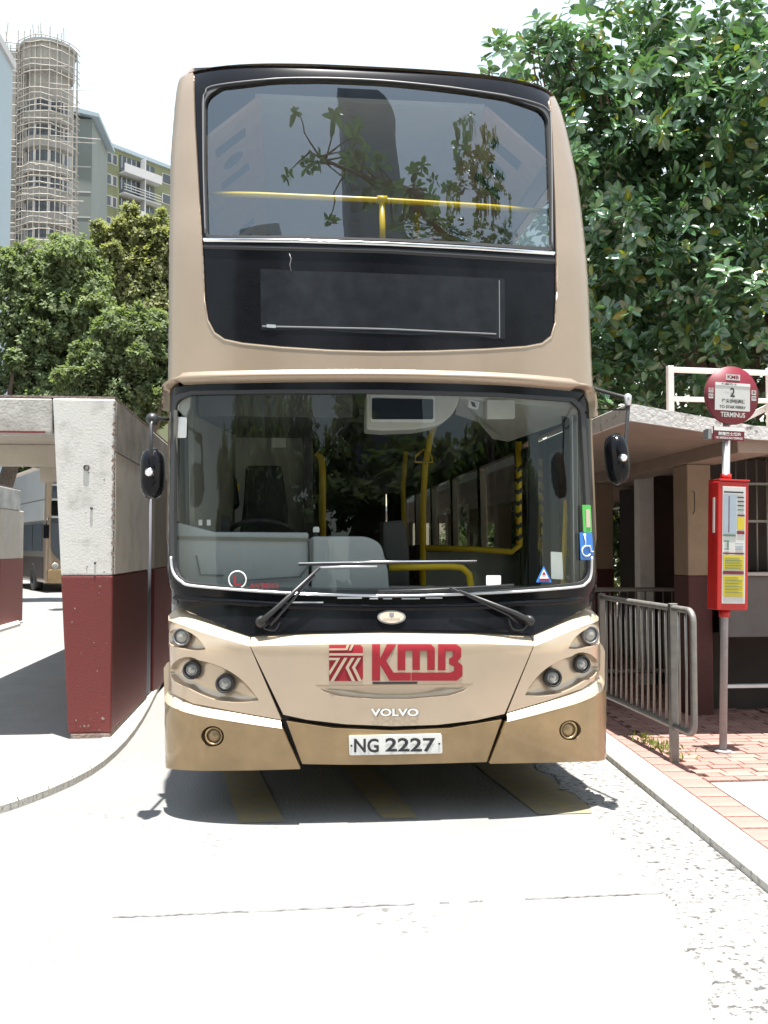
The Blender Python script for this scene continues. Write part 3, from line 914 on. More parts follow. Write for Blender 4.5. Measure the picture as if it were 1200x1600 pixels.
def panel_mb(outline, holes=(), off=0.0, thick=0.02, grid=0.055, back=False, gz=None):
    polys = [outline] + list(holes)
    vs, es = [], []
    for P in polys:
        b = len(vs); k = len(P)
        vs += [Vector(p) for p in P]
        es += [(b + i, b + (i + 1) % k) for i in range(k)]
    s0 = min(p[0] for p in outline); s1 = max(p[0] for p in outline)
    z0 = min(p[1] for p in outline); z1 = max(p[1] for p in outline)
    gz = gz or grid
    i = 0
    zz = z0 + gz * .53
    while zz < z1:
        ss = s0 + grid * (.31 + .5 * (i % 2))
        while ss < s1:
            q = (ss, zz)
            if inside(q, outline) and not any(inside(q, h) for h in holes): vs.append(Vector(q))
            ss += grid
        zz += gz; i += 1
    V, _, T, _, _, _ = delaunay_2d_cdt(vs, es, [], 0, 1e-6)
    tris = []
    for t in T:
        c = ((V[t[0]].x + V[t[1]].x + V[t[2]].x) / 3, (V[t[0]].y + V[t[1]].y + V[t[2]].y) / 3)
        if inside(c, outline) and not any(inside(c, h) for h in holes):
            a, b, c_ = (V[k] for k in t)
            ar = (b.x - a.x) * (c_.y - a.y) - (b.y - a.y) * (c_.x - a.x)
            if abs(ar) > 1e-9: tris.append(tuple(t) if ar > 0 else tuple(reversed(t)))
    mb = MB()
    mb.add([S(v.x, v.y, off) for v in V], tris, True)
    mb.n = [snorm(v.x, v.y) for v in V]
    if thick or back:
        cnt = {}
        for t in tris:
            for k in range(3):
                e = (t[k], t[(k + 1) % 3])
                cnt[e] = 1
        bd = [e for e in cnt if (e[1], e[0]) not in cnt]
        if thick:
            q = []
            fs = []
            for a, b in bd:
                k = len(q)
                q += [S(V[a].x, V[a].y, off), S(V[b].x, V[b].y, off), S(V[b].x, V[b].y, off - thick), S(V[a].x, V[a].y, off - thick)]
                fs.append((k, k + 3, k + 2, k + 1))
            mb.add(q, fs)
        if back:
            mb.add([S(v.x, v.y, off - thick) for v in V], [tuple(reversed(t)) for t in tris], True)
    return mb
def panel(name, m, outline, holes=(), off=0.0, thick=0.02, grid=0.055, parent=None, back=False, gz=None, raw=False):
    o = outline if raw else conv(outline)
    h = [x if raw else conv(x) for x in holes]
    return panel_mb(o, h, off, thick, grid, back, gz).build(name, M[m] if isinstance(m, str) else m, parent or bus)
def ribbon(name, m, rows, parent=None, smooth=True):
    """rows of (pixel polyline, offset), all with the same number of points, top row first"""
    mb = MB()
    n = len(rows[0][0])
    vs = [PX(p[0], p[1], off) for pl, off in rows for p in pl]
    fs = [(r * n + i, (r + 1) * n + i, (r + 1) * n + i + 1, r * n + i + 1) for r in range(len(rows) - 1) for i in range(n - 1)]
    return mb.add(vs, fs, smooth).build(name, M[m], parent or bus)
def line(pts, k):
    """resample an open polyline to k points"""
    P = [Vector(p) for p in pts]
    d = [0]
    for a, b in zip(P[:-1], P[1:]): d.append(d[-1] + (b - a).length)
    out = []
    for i in range(k):
        t = d[-1] * i / (k - 1)
        for j in range(len(P) - 1):
            if t <= d[j + 1] + 1e-9:
                out.append(tuple(P[j].lerp(P[j + 1], (t - d[j]) / max(1e-9, d[j + 1] - d[j]))))
                break
    return out
def spline(pts, k=6): return cat(pts, k)
def text_px(name, body, m, l, t, r, b, off, parent=None, skew=0.0, bold=0.0):
    vs, fs = font_mesh(body, bold)
    mb = MB()
    mb.add([PX(l + (r - l) * u + skew * (1 - v), b - (b - t) * v + 0.0, off) for u, v in vs], fs)
    return mb.build(name, M[m], parent or bus)
def dish(name, m, outline, prof, parent=None):
    """recess: loft from the outline inward; prof = (scale towards centre, offset)"""
    o = conv(outline)
    cx = sum(p[0] for p in o) / len(o); cz = sum(p[1] for p in o) / len(o)
    n = len(o)
    vs = []
    for k, off in prof: vs += [S(cx + (p[0] - cx) * k, cz + (p[1] - cz) * k, off) for p in o]
    ar = sum(o[i][0] * o[(i + 1) % n][1] - o[(i + 1) % n][0] * o[i][1] for i in range(n))
    fs = []
    for r in range(len(prof) - 1):
        for i in range(n):
            q = (r * n + i, r * n + (i + 1) % n, (r + 1) * n + (i + 1) % n, (r + 1) * n + i)
            fs.append(q if ar > 0 else tuple(reversed(q)))
    last = tuple((len(prof) - 1) * n + i for i in range(n))
    fs.append(last if ar > 0 else tuple(reversed(last)))
    return MB().add(vs, fs, True).build(name, M[m], parent or bus)
def circ(cx, cy, r, n=28): return [(cx + r * math.cos(2 * math.pi * i / n), cy + r * math.sin(2 * math.pi * i / n)) for i in range(n)]
def tear(cx, cy, r, tx, ty, n=18, bulge=.18):
    """teardrop: circle with a tail running to (tx, ty)"""
    a0 = math.atan2(ty - cy, tx - cx); d = math.hypot(tx - cx, ty - cy)
    out = []
    for i in range(n + 1):
        a = a0 + math.radians(75) + math.radians(210) * i / n
        out.append((cx + r * math.cos(a), cy + r * math.sin(a)))
    def side(p, q, sg):
        pts = []
        nx, ny = -(q[1] - p[1]), q[0] - p[0]
        l = math.hypot(nx, ny)
        for i in range(1, 9):
            t = i / 9
            h = bulge * d * 4 * t * (1 - t) * .5 * sg
            pts.append((p[0] + (q[0] - p[0]) * t + nx / l * h, p[1] + (q[1] - p[1]) * t + ny / l * h))
        return pts
    e = out[-1]; s_ = out[0]
    A = side(e, (tx, ty), -1); B = side((tx, ty), s_, -1)
    def chk(sg):
        return side(e, (tx, ty), sg)
    return out + A + [(tx, ty)] + B
S1 = SCN + .03
def zL(py): return bp(300, py)[1]

# black base behind the gold panels (shows in the gaps)
panel('front_backing', 'black_matt', [(-S1, .33), (S1, .33), (S1, 1.06), (-S1, 1.06)], off=-.02, thick=.03, raw=True)

# upper gold surround, U shaped
bl_left = [(303, 106), (306, 200), (313, 320), (318, 400), (321, 470)]
bl_bot = [(326, 500), (336, 519), (352, 530), (380, 536), (440, 542), (520, 547), (600, 549), (680, 548), (760, 545), (820, 541), (846, 536), (860, 525), (866, 505)]
bl_right = [(868, 460), (868, 400), (866, 320), (862, 220), (857, 141)]
bl_top = [(830, 134), (780, 125), (700, 116), (600, 108), (500, 104), (420, 103), (360, 104)]
hd = lambda p, c=False: fil(p, 14, c)
top_l = bp(303, 106); top_r = bp(857, 141)
ZT = 4.335
gold_out = [('sz', -S1, ZT - .02 * i) for i in range(1)] + [('sz', -S1, ZT - (ZT - 2.40) * i / 24) for i in range(25)] + \
           [('sz', -S1 + 2 * S1 * i / 40, 2.40) for i in range(1, 40)] + [('sz', S1, 2.40 + (ZT - 2.40) * i / 24) for i in range(25)] + \
           [('sz', top_r[0] + (S1 - top_r[0]) * (1 - i / 5), ZT) for i in range(1, 5)]
gold_out = gold_out[1:]
rim = hd(bl_right + bl_top[:0]) 
loop_in = list(reversed(hd(bl_left + bl_bot + bl_right)))
gold_out += loop_in + [('sz', -S1 + (top_l[0] + S1) * (1 - i / 5), ZT) for i in range(1, 5)]
panel('upper_body', 'gold', gold_out, off=.012, thick=.03)
bright = hd(bl_left[2:] + bl_bot + bl_right[:2])
ribbon('surround_trim', 'gold_pale', [(bright, .004), ([(x, y + (2 if 325 < x < 862 else 0)) for x, y in bright], .016), ([(x, y + (3.5 if 325 < x < 862 else 1)) for x, y in bright], .012)])
# black upper surround with the glass opening
blk = hd(bl_left + bl_bot + bl_right + bl_top, True)
ug = fil([(316, 148, 26), (345, 132), (430, 122), (510, 121), (600, 125), (700, 135), (790, 148), (859, 172, 24), (863, 300), (864, 393, 8), (730, 383), (600, 377), (460, 373), (321, 372, 8), (318, 260)], 14)
panel('upper_surround', 'black_gloss', blk, [ug], off=0.0, thick=.03)
ug2 = fil([(321, 152, 24), (347, 136), (430, 126), (510, 125), (600, 129), (700, 139), (788, 152), (855, 174, 22), (859, 300), (860, 387, 6), (730, 379), (600, 373), (460, 369), (324, 368, 6), (321, 260)], 14)
panel('window_seal', 'rubber', ug, [ug2], off=.008, thick=.02)
seal_l = spline([(322, 365), (319, 260), (319, 165), (322, 147), (337, 135), (430, 124.5), (510, 123.5), (600, 127.5), (700, 137.5), (790, 151), (838, 163), (854, 173), (859, 190), (861, 300), (861, 385)], 8)
MB().tube([PX(x, y, .012) for x, y in seal_l], .0042, 6).build('seal_bead', M['seal'], bus)
panel('upper_windscreen', 'glass_up', ug, off=-.012, thick=0)
ribbon('window_rail', 'chrome', [(line([(319, 372), (460, 373.5), (600, 378), (730, 384), (865, 393)], 24), .004), (line([(319, 374.5), (460, 376), (600, 380.5), (730, 386.5), (865, 396)], 24), .02), (line([(319, 378), (460, 379.5), (600, 384), (730, 390), (865, 399)], 24), .006)])
ribbon('window_ledge', 'rubber', [(line([(319, 382), (600, 388), (866, 403)], 24), .002), (line([(319, 386), (600, 393), (866, 409)], 24), .014), (line([(319, 389), (600, 396), (866, 413)], 24), .002)])
# destination display behind black glass
M['display'] = mat('display_glass', (0.016, 0.018, 0.022), 0.2, var=0.35, vs=9, spec=0.22)
dd = panel('destination_display', 'display', [(407, 420), (560, 426), (788, 436), (789, 530), (600, 522), (408, 516)], off=.004, thick=.004)
ribbon('display_line', 'seal', [(line([(410, 509), (600, 513), (775, 521)], 14), .005), (line([(410, 510.3), (600, 514.3), (775, 522.3)], 14), .007), (line([(410, 511.5), (600, 515.5), (775, 523.5)], 14), .005)], dd)
ribbon('display_edge', 'seal', [([(779, 438), (779.5, 528)], .005), ([(780.5, 438), (781, 528)], .006)][::-1], dd)
panel('display_tab', 'alu', [(417, 507), (431, 508), (431, 513), (417, 512)], off=.008, thick=.004, parent=dd)

# roof
mb = MB()
nx = 33
rows = [0, .02, .07, .16, .35, .7, 1.5, 3, 5, 8, 10.4]
rz = [0, .008, .018, .03, .045, .06, .07, .07, .07, .07, .07]
vs = []
sc_ = [-SCN + 2 * SCN * i / (nx - 1) for i in range(nx)]
for dy, hz in zip(rows, rz):
    for s in sc_:
        p = S(s, ZT, .012)
        t = abs(p.x - B0.x - lean(ZT)) / HW
        q = p.copy()
        q.y = p.y + dy * (1 if t < .97 else 1)
        q.z = ZT + hz * (1 - t ** 4) + .012 * (1 - t ** 2)
        vs.append(q)
fs = [(r * nx + i, r * nx + i + 1, (r + 1) * nx + i + 1, (r + 1) * nx + i) for r in range(len(rows) - 1) for i in range(nx - 1)]
mb.add(vs, fs, True).build('roof', M['gold_pale'], bus)

# brow over the lower windscreen
bt = spline([(259, 640), (261, 612), (272, 597), (300, 592), (420, 589), (600, 588), (780, 593), (890, 602), (914, 606), (921, 622), (923, 650)], 5)
def shift(pl, dx, dy, c=(592, 720)):
    out = []
    for x, y in pl:
        v = Vector((c[0] - x, c[1] - y)); 
        k = 1.0 if 285 < x < 900 else .45
        out.append((x + (0 if 285 < x < 900 else math.copysign(dx * .5, v.x)), y + dy * k))
    return out
ribbon('brow', 'gold', [(shift(bt, -2, -10), .014), (shift(bt, -1, -5), .036), (bt, .046), (shift(bt, 2, 4), .034), (shift(bt, 4, 9), .0)])

# windscreen surround (black) and glass
w_out = [(259, 940), (258, 800), (258, 680), (262, 622), (272, 606), (300, 601), (420, 598), (600, 597), (780, 602), (890, 610), (912, 615), (921, 632), (924, 700), (927, 800), (936, 940)]
w_low = [(880, 968), (831, 990), (760, 986), (600, 983), (480, 986), (389, 991), (320, 966)]
wsg = fil([(270, 640, 24), (272, 618, 14), (300, 611), (420, 609), (600, 609), (780, 614), (895, 622), (912, 634, 22), (917, 720), (922, 820), (925, 915, 26), (760, 930), (600, 935), (440, 930), (268, 915, 34), (267, 800)], 14)
panel('windscreen_surround', 'black_gloss', hd(w_out + w_low, True), [wsg], off=.0, thick=.03)
wsg2 = fil([(275, 646, 20), (277, 626, 10), (300, 617), (420, 615), (600, 615), (780, 620), (892, 628), (906, 640, 18), (911, 720), (916, 820), (919, 909, 22), (760, 924), (600, 928), (440, 923), (274, 908, 30), (273, 800)], 14)
panel('windscreen_seal', 'rubber', wsg, [wsg2], off=.006, thick=.02)
sl = spline([(270, 870), (273, 893), (285, 908), (310, 916), (440, 926), (600, 931), (760, 927), (890, 918), (914, 911), (921, 897), (922, 870)], 5)
MB().tube([PX(x, y, .012) for x, y in sl], .008, 8).build('seal_bead', M['alu'], bus)
panel('windscreen', 'glass', wsg, off=-.012, thick=0)
ribbon('cowl_ledge', 'black_gloss', [(line([(275, 929), (440, 940), (600, 944), (760, 941), (925, 931)], 30), .002), (line([(275, 934), (440, 945), (600, 949), (760, 946), (925, 936)], 30), .022), (line([(275, 939), (440, 951), (600, 955), (760, 952), (925, 941)], 30), .002)])
for x0, x1, yy in ((527, 565, 934), (577, 590, 935), (598, 612, 935), (627, 655, 935), (664, 690, 934), (455, 505, 941)):
    panel('cowl_glint', 'alu', [(x0, yy - 1), (x1, yy - 1), (x1, yy + 1), (x0, yy + 1)], off=.024, thick=.02, grid=.03)  # bright strips that paint in the glints along the cowl

# lower front: ledges, head lamp panels, bumper
def topstrip(name, A, B, k=16):
    A, B = line(A, k), line(B, k)
    mid = [((a[0] + b[0]) / 2, (a[1] + b[1]) / 2 - 1) for a, b in zip(A, B)]
    return ribbon(name, 'gold_pale', [(A, -.07), (mid, .012), (B, .05)])
topstrip('top_ledge', [(259, 944), (320, 966), (389, 990)], [(260, 962), (320, 986), (393, 1008)])
topstrip('top_ledge', [(391, 990), (480, 985), (600, 982), (740, 985), (830, 989)], [(394, 1008), (480, 1005), (600, 1003), (740, 1004), (828, 1007)], 24)
topstrip('top_ledge', [(832, 989), (880, 968), (937, 946)], [(829, 1008), (880, 986), (938, 964)])
KA = spline([(262, 1030), (267, 1058), (282, 1081), (310, 1096), (370, 1108), (439, 1121)], 5)
KB = spline([(259, 1044), (264, 1072), (280, 1095), (310, 1111), (370, 1123), (443, 1134)], 5)
KC = spline([(941, 1000), (937, 1030), (925, 1053), (900, 1073), (850, 1091), (789, 1110)], 5)
KD = spline([(942, 1018), (939, 1046), (928, 1069), (901, 1090), (850, 1107), (785, 1124)], 5)
for A, B in ((KA, KB), (KC, KD)):
    mid = [((a[0] + b[0]) / 2, (a[1] + b[1]) / 2 - 1) for a, b in zip(A, B)]
    ribbon('bumper_ledge', 'gold_pale', [(A, .030), (mid, .066), (B, .084)])
lampL = [tear(291, 996, 15, 328, 1013), tear(303, 1048, 23, 407, 1092, bulge=.22)]
lampR = [tear(915, 993, 14.5, 880, 1012), tear(900, 1040, 22, 815, 1084, bulge=.22)]
hpL = panel('headlamp_panel', 'gold_front', hd([(258, 962), (320, 986), (393, 1008), (441, 1122), (370, 1109), (310, 1097), (282, 1082), (267, 1059), (258, 1030)], True), lampL, off=.05, thick=.05)
hpR = panel('headlamp_panel', 'gold_front', hd([(941, 964), (880, 986), (829, 1008), (788, 1111), (850, 1092), (900, 1074), (925, 1054), (937, 1031), (941, 1000)], True), lampR, off=.05, thick=.05)
for hp, lp in ((hpL, lampL), (hpR, lampR)):
    for L_ in lp: dish('lamp_recess', 'gold_front', L_, [(1, .05), (.975, .03), (.93, .014), (.80, .004), (.5, .0), (.2, -.001)], hp)
def lamp(name, px, py, r_px, off, parent, lensm, bez='rubber', deep=.02):
    c = PX(px, py, off)
    r = r_px / FPX * (c - Vector((0, 0, CAMH))).length
    n = pnorm(bp(px, py)[0])
    ax = Vector((n.x * .35, -1, .02)).normalized()
    g = MB().lathe(c, ax, [(-.02, 0), (-.02, r * 1.12), (deep, r * 1.12), (deep + .006, r * 1.05), (deep + .004, r * .88), (deep - .012, r * .86)], 28).build(name, M[bez], parent)
    MB().lathe(c, ax, [(deep - .012, r * .86), (deep - .004, r * .7), (deep + .002, r * .4), (deep + .004, 0)], 24).build('lens', M[lensm], g)
    if lensm == 'lens_dark':
        MB().lathe(c, ax, [(deep + .002, r * .62), (deep + .006, r * .57), (deep + .006, r * .50), (deep + .002, r * .47)], 20).build('reflector_ring', M['seal'], g)
    return g
lamp('indicator', 290, 994, 12.5, .02, hpL, 'lens', 'seal', .025)
lamp('headlight', 304, 1046, 12.5, .018, hpL, 'lens_dark')
lamp('headlight', 354, 1067, 13.0, .018, hpL, 'lens_dark')
lamp('indicator', 915, 991, 12.5, .02, hpR, 'lens', 'seal', .025)
lamp('headlight', 904, 1037, 12.0, .018, hpR, 'lens_dark')
lamp('headlight', 860, 1058, 12.5, .018, hpR, 'lens_dark')
hole = fil([(492, 1068), (560, 1068), (660, 1067), (737, 1066), (722, 1078), (700, 1085), (640, 1090), (580, 1090), (530, 1086), (505, 1079)], 14)
fp = panel('front_panel', 'gold_front', hd([(394, 1008), (480, 1005), (600, 1003), (740, 1004), (828, 1007), (784, 1113), (740, 1123), (680, 1130), (612, 1132), (540, 1129), (480, 1122), (444, 1114)], True), [hole], off=.05, thick=.05)
dish('handle_recess', 'gold_front', hole, [(1, .05), (.97, .036), (.88, .024), (.5, .022)], fp)
panel('slot', 'black_matt', [(581, 1063.5), (650, 1063), (650, 1066.5), (581, 1067)], off=.054, thick=.01, parent=fp, grid=.03)
foL, foR = circ(342, 1146, 16), circ(877, 1137, 15.5)
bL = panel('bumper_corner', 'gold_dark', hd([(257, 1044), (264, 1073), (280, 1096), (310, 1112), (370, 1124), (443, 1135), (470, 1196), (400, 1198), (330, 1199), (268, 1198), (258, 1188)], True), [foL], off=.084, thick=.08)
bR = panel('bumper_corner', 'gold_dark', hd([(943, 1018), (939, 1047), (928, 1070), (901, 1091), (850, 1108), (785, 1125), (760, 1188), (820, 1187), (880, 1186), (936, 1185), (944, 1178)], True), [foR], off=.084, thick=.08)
for b_, h_, (px, py) in ((bL, foL, (342, 1146)), (bR, foR, (877, 1137))):
    dish('fog_recess', 'gold_dark', h_, [(1, .084), (.96, .05), (.9, .03)], b_)
    lamp('blank_cap', px, py, 12.2, .062, b_, 'gold_dark', 'gold_dark', .012)
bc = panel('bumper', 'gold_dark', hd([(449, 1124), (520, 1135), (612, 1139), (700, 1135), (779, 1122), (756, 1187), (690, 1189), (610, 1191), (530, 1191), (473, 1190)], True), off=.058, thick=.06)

# fleet logo, maker's name, number plate, crest
def pp(name, m, pts, off, parent): return panel(name, m, hd(pts, True), off=off, thick=.003, grid=.04, parent=parent)
lg = pp('logo', 'red', [(514, 1006), (562, 1006), (566, 1010), (566, 1058), (562, 1062), (514, 1062)], .054, fp)
for q in ([(514, 1011.5), (539, 1011.5), (541, 1006), (545, 1006), (542, 1014), (514, 1014.5)], [(548, 1006), (552, 1006), (548, 1014.5), (544, 1014.5)], [(514, 1019), (566, 1019), (566, 1022.5), (514, 1022.5)],
          [(514, 1026), (531, 1026), (515, 1053), (514, 1047), (525, 1029.5), (514, 1029.5)], [(537, 1026), (542, 1026), (521, 1062), (516, 1062)], [(558, 1026), (563, 1026), (554, 1041), (564, 1062), (559, 1062), (549, 1041)], [(548, 1026), (553, 1026), (544, 1041), (554, 1062), (549, 1062), (539, 1041)]):
    pp('logo_stripe', 'gold_pale', q, .058, lg)
pp('logo_letter', 'red', [(580, 1005), (592.5, 1005), (592.5, 1027), (603, 1005), (617, 1005), (602, 1031), (613, 1049), (640, 1049), (640, 1061.5), (607, 1061.5), (592.5, 1037), (592.5, 1061.5), (580, 1061.5)], .054, fp)
pp('logo_letter', 'red', [(619.5, 1005), (671, 1005), (677, 1011), (677, 1045), (665.5, 1045), (665.5, 1015), (654, 1015), (654, 1045), (642.5, 1045), (642.5, 1015), (631.5, 1015), (631.5, 1045.5), (619.5, 1045.5)], .054, fp)
pp('logo_letter', 'red', [(682, 1005), (710, 1005), (717.5, 1011), (717.5, 1025), (712, 1032), (719.5, 1038), (719.5, 1054), (711, 1061.5), (641, 1061.5), (641, 1049), (701, 1049), (707, 1046), (707, 1040), (701, 1037), (699, 1036), (699, 1028), (705, 1024), (705, 1016), (693.5, 1015), (693.5, 1045.5), (682, 1045.5)], .054, fp)
text_px('maker_name', 'VOLVO', 'black_print', 579, 1105, 653, 1117, .0525, fp, bold=.045)  # dark offset copy, painted as the shadow of the letters
text_px('maker_name', 'VOLVO', 'white', 578, 1104.4, 652, 1116.2, .056, fp, bold=.035)
npl = panel('number_plate', 'plate', fil([(544, 1146, 3), (687, 1143, 3), (688, 1173, 3), (545, 1176, 3)], 14), off=.068, thick=.012)
text_px('plate_letters', 'NG', 'black_print', 552, 1150, 590, 1171.5, .0705, npl, bold=.022)
text_px('plate_digits', '2227', 'black_print', 600, 1149, 677, 1170.5, .0705, npl, bold=.022)
for x, y in ((548, 1161), (683, 1158)): pp('rivet', 'black_print', circ(x, y, 1.6, 8), .071, npl)
cb = panel('crest_badge', 'seal', [(611.5 + 22 * math.cos(a), 964 + 11 * math.sin(a)) for a in [2 * math.pi * i / 28 for i in range(28)]], off=.012, thick=.012, grid=.04)
panel('badge_face', 'cream', [(611.5 + 19 * math.cos(a), 964 + 9 * math.sin(a)) for a in [2 * math.pi * i / 28 for i in range(28)]], off=.014, thick=.002, grid=.04, parent=cb)
pp('badge_shield', 'seal', [(608, 957), (615, 957), (615, 962), (611.5, 964), (608, 962)], .016, cb)
text_px('badge_name', 'ALEXANDER', 'seal', 598, 965, 625, 969, .0165, cb)

# wipers
def tub(name, m, pts, r, par, n=8): return MB().tube(pts, r, n).build(name, M[m], par)
wp = MB().lathe(PX(409, 972, 0), (0, -1, .1), [(0, .035), (.03, .033), (.05, .02), (.055, 0)], 16).build('wiper', M['black_matt'], bus)
tub('wiper_arm', 'black_matt', [PX(408, 972, .045), PX(430, 953, .06), PX(500, 886, .05)], [.018, .014, .007], wp)
tub('wiper_arm', 'black_matt', [PX(424, 976, .035), PX(438, 960, .05), PX(492, 898, .045)], [.008, .008, .006], wp)
tub('wiper_link', 'alu', [PX(499, 886.5, .05), PX(545, 885, .048), PX(588, 885, .045)], .006, wp)
tub('wiper_blade', 'black_matt', [PX(467, 882, .03), PX(600, 879.5, .032), PX(742, 878, .03)], .0075, wp)
tub('wiper_blade_spine', 'chrome', [PX(467, 879.5, .042), PX(600, 877, .044), PX(742, 876, .042)], .0042, wp)
wp2 = MB().lathe(PX(825, 970, 0), (0, -1, .1), [(0, .032), (.03, .03), (.05, .02), (.055, 0)], 16).build('wiper', M['black_matt'], bus)
tub('wiper_arm', 'black_matt', [PX(828, 972, .045), PX(800, 957, .06), PX(714, 922, .05)], [.018, .014, .007], wp2)
tub('wiper_arm', 'black_matt', [PX(806, 973, .03), PX(790, 960, .05), PX(700, 917, .05)], [.007, .007, .005], wp2)
tub('wiper_blade', 'black_matt', [PX(590, 924, .03), PX(680, 921, .032), PX(800, 914, .03)], .0075, wp2)
for sx, pts in ((1, [(422, 972), (414, 981), (430, 984), (438, 972)]), (1, [(792, 966), (798, 981), (812, 984), (822, 974)])):
    tub('washer_hose', 'rubber', [PX(x, y, .03) for x, y in spline(pts, 4)], .005, wp if pts[0][0] < 600 else wp2, 6)

# mirrors
def mirror(px, py, hw, hh, yl, arm, rot):
    c = atY(px, py, B0.y + yl)
    sc = (c.y) / FPX
    hw *= sc; hh *= sc
    mb = MB()
    T = Matrix.Translation(c) @ Matrix.Rotation(rot, 4, 'Y')
    N = 28
    prof = [(.05, .90), (.03, 1.0), (-.02, 1.0), (-.06, .86), (-.085, .55), (-.09, 0.02)]
    vs = []
    for h, k in prof:
        for i in range(N):
            a = 2 * math.pi * i / N
            ex = math.copysign(abs(math.cos(a)) ** .8, math.cos(a)) * hw * k
            ez = math.copysign(abs(math.sin(a)) ** .62, math.sin(a)) * hh * (k if k > .5 else k)
            vs.append(T @ Vector((ex, h, ez)))
    fs = [(r * N + i, r * N + (i + 1) % N, (r + 1) * N + (i + 1) % N, (r + 1) * N + i) for r in range(len(prof) - 1) for i in range(N)]
    fs.append(tuple(range(N)))
    g = mb.add(vs, fs, True).build('wing_mirror', M['black_gloss'], bus)
    MB().lathe(T @ Vector((0, -.08, 0)), (0, -1, 0), [(0, hw * .42), (.03, hw * .38), (.045, hw * .2), (.05, 0)], 18).build('mirror_boss', M['chrome'], g)
    MB().tube(arm, .011, 8).build('mirror_arm', M['black_matt'], g)
    return g
mL = mirror(238, 740, 18, 39, .10, [atY(262, 655, 5.55), atY(240, 653, 5.25), atY(236, 664, 5.20), atY(236, 700, 5.18), atY(238, 738, 5.19)], 0)
MB().lathe(atY(238, 655, 5.24), (0, -1, 0), [(-.04, .03), (.0, .035), (.03, .02), (.032, 0)], 14).build('mirror_joint', M['black_matt'], mL)
mR = mirror(964, 718, 17, 42, .0, [atY(922, 606, 5.6), atY(980, 622, 5.22), atY(982, 632, 5.2), atY(978, 690, 5.17), atY(972, 712, 5.15)], R_(-6))
MB().lathe(atY(981, 624, 5.2), (0, 0, 1), [(-.035, .0), (-.035, .018), (.02, .022), (.03, .012), (.032, 0)], 14).build('mirror_joint', M['alu'], mR)
MB().tube([atY(922, 640, 5.6), atY(976, 640, 5.25), atY(980, 634, 5.2)], .006, 6).build('mirror_stay', M['black_matt'], mR)

# sides, with window and door openings
SL = SCN + .03
def side(sg):
    L0, L1 = SL, SL + 10.5
    pts = [(L0, .30), (L1, .30), (L1, ZT), (L0, ZT)]
    ups = [(L0 + .22, 2.1), (L0 + 2.22, 3.6), (L0 + 3.72, 5.1), (L0 + 5.22, 6.6), (L0 + 6.72, 8.1), (L0 + 8.22, 9.6)]
    ups = [(L0 + .22, L0 + 1.55)] + [(L0 + 1.67 + 1.5 * i, L0 + 3.05 + 1.5 * i) for i in range(5)]
    lows = [(L0 + 1.75 + 1.5 * i, L0 + 3.13 + 1.5 * i) for i in range(5)]
    hs = [(a, b, 3.02, 3.86) for a, b in ups] + [(a, b, 1.28, 2.2) for a, b in lows]
    if sg > 0: hs.append((L0 + .18, L0 + 1.5, .36, 2.24))
    else: hs.append((L0 + .16, L0 + 1.4, 1.15, 2.2))
    def fl(pl):
        q = [(sg * s, z) for s, z in pl]
        return q if sg > 0 else list(reversed(q))
    out = fl(fil(pts, .4))
    holes = [fl(fil([(a, z0, .06), (b, z0, .06), (b, z1, .06), (a, z1, .06)], .4)) for a, b, z0, z1 in hs]
    sp = panel_mb(out, holes, .012, .06, .5, False).build('side_panel', M['gold'], bus)
    ins = [fl([(a, z0), (b, z0), (b, z1), (a, z1)]) for a, b, z0, z1 in hs]
    mb = panel_mb(fl(pts), ins, -.05, 0, .5, False)
    mb.f = [tuple(reversed(f)) for f in mb.f]
    mb.build('side_lining', M['grey_in'], sp)
    for i, h in enumerate(holes):
        if sg > 0 and i == len(holes) - 1: continue
        panel_mb(h, (), -.004, 0, .5).build('side_window', M['glass_side'], sp)
    return sp
spL, spR = side(-1), side(1)
# entrance door: two glazed leaves in dark frames
def leaf_door(a, b):
    o = [(SL + a, .40), (SL + b, .40), (SL + b, 2.20), (SL + a, 2.20)]
    h = fil([(SL + a + .07, .50, .05), (SL + b - .07, .50, .05), (SL + b - .07, 2.10, .05), (SL + a + .07, 2.10, .05)], .3)
    g = panel_mb(o, [h], .0, .05, .4, True).build('door', M['rubber'], bus)
    panel_mb(h, (), -.02, 0, .4).build('door_glass', M['glass_side'], g)
    MB().tube([S(SL + a + .10, .95, -.08), S(SL + a + .10, 1.75, -.08)], .014, 8).build('door_handle', M['yellow'], g)
leaf_door(.20, .83); leaf_door(.86, 1.48)
# inside: floors, ceilings, rear wall, underbody
bx, by = B0.x, B0.y
def BB(n, m, x0, x1, y0, y1, z0, z1, par=None, bev=0): return MB().box(bx + x0, bx + x1, by + y0, by + y1, z0, z1).build(n, M[m], par or bus, bev)
BB('underbody', 'under', -1.15, 1.15, .35, 11.1, .24, .32)
BB('lower_floor', 'floor_in', -1.18, 1.18, .36, 11.1, .34, .40)
BB('mid_deck', 'grey_in', -1.18, 1.18, .40, 11.1, 2.36, 2.44)
BB('front_bulkhead', 'grey_in', -1.0, 1.0, .42, .46, 2.442, 3.12)
BB('rear_wall', 'grey_in', -1.16, 1.08, 11.12, 11.2, .3, 4.28)
BB('upper_ceiling', 'beige_in', -.79, .65, .72, 11.1, 4.22, 4.25)
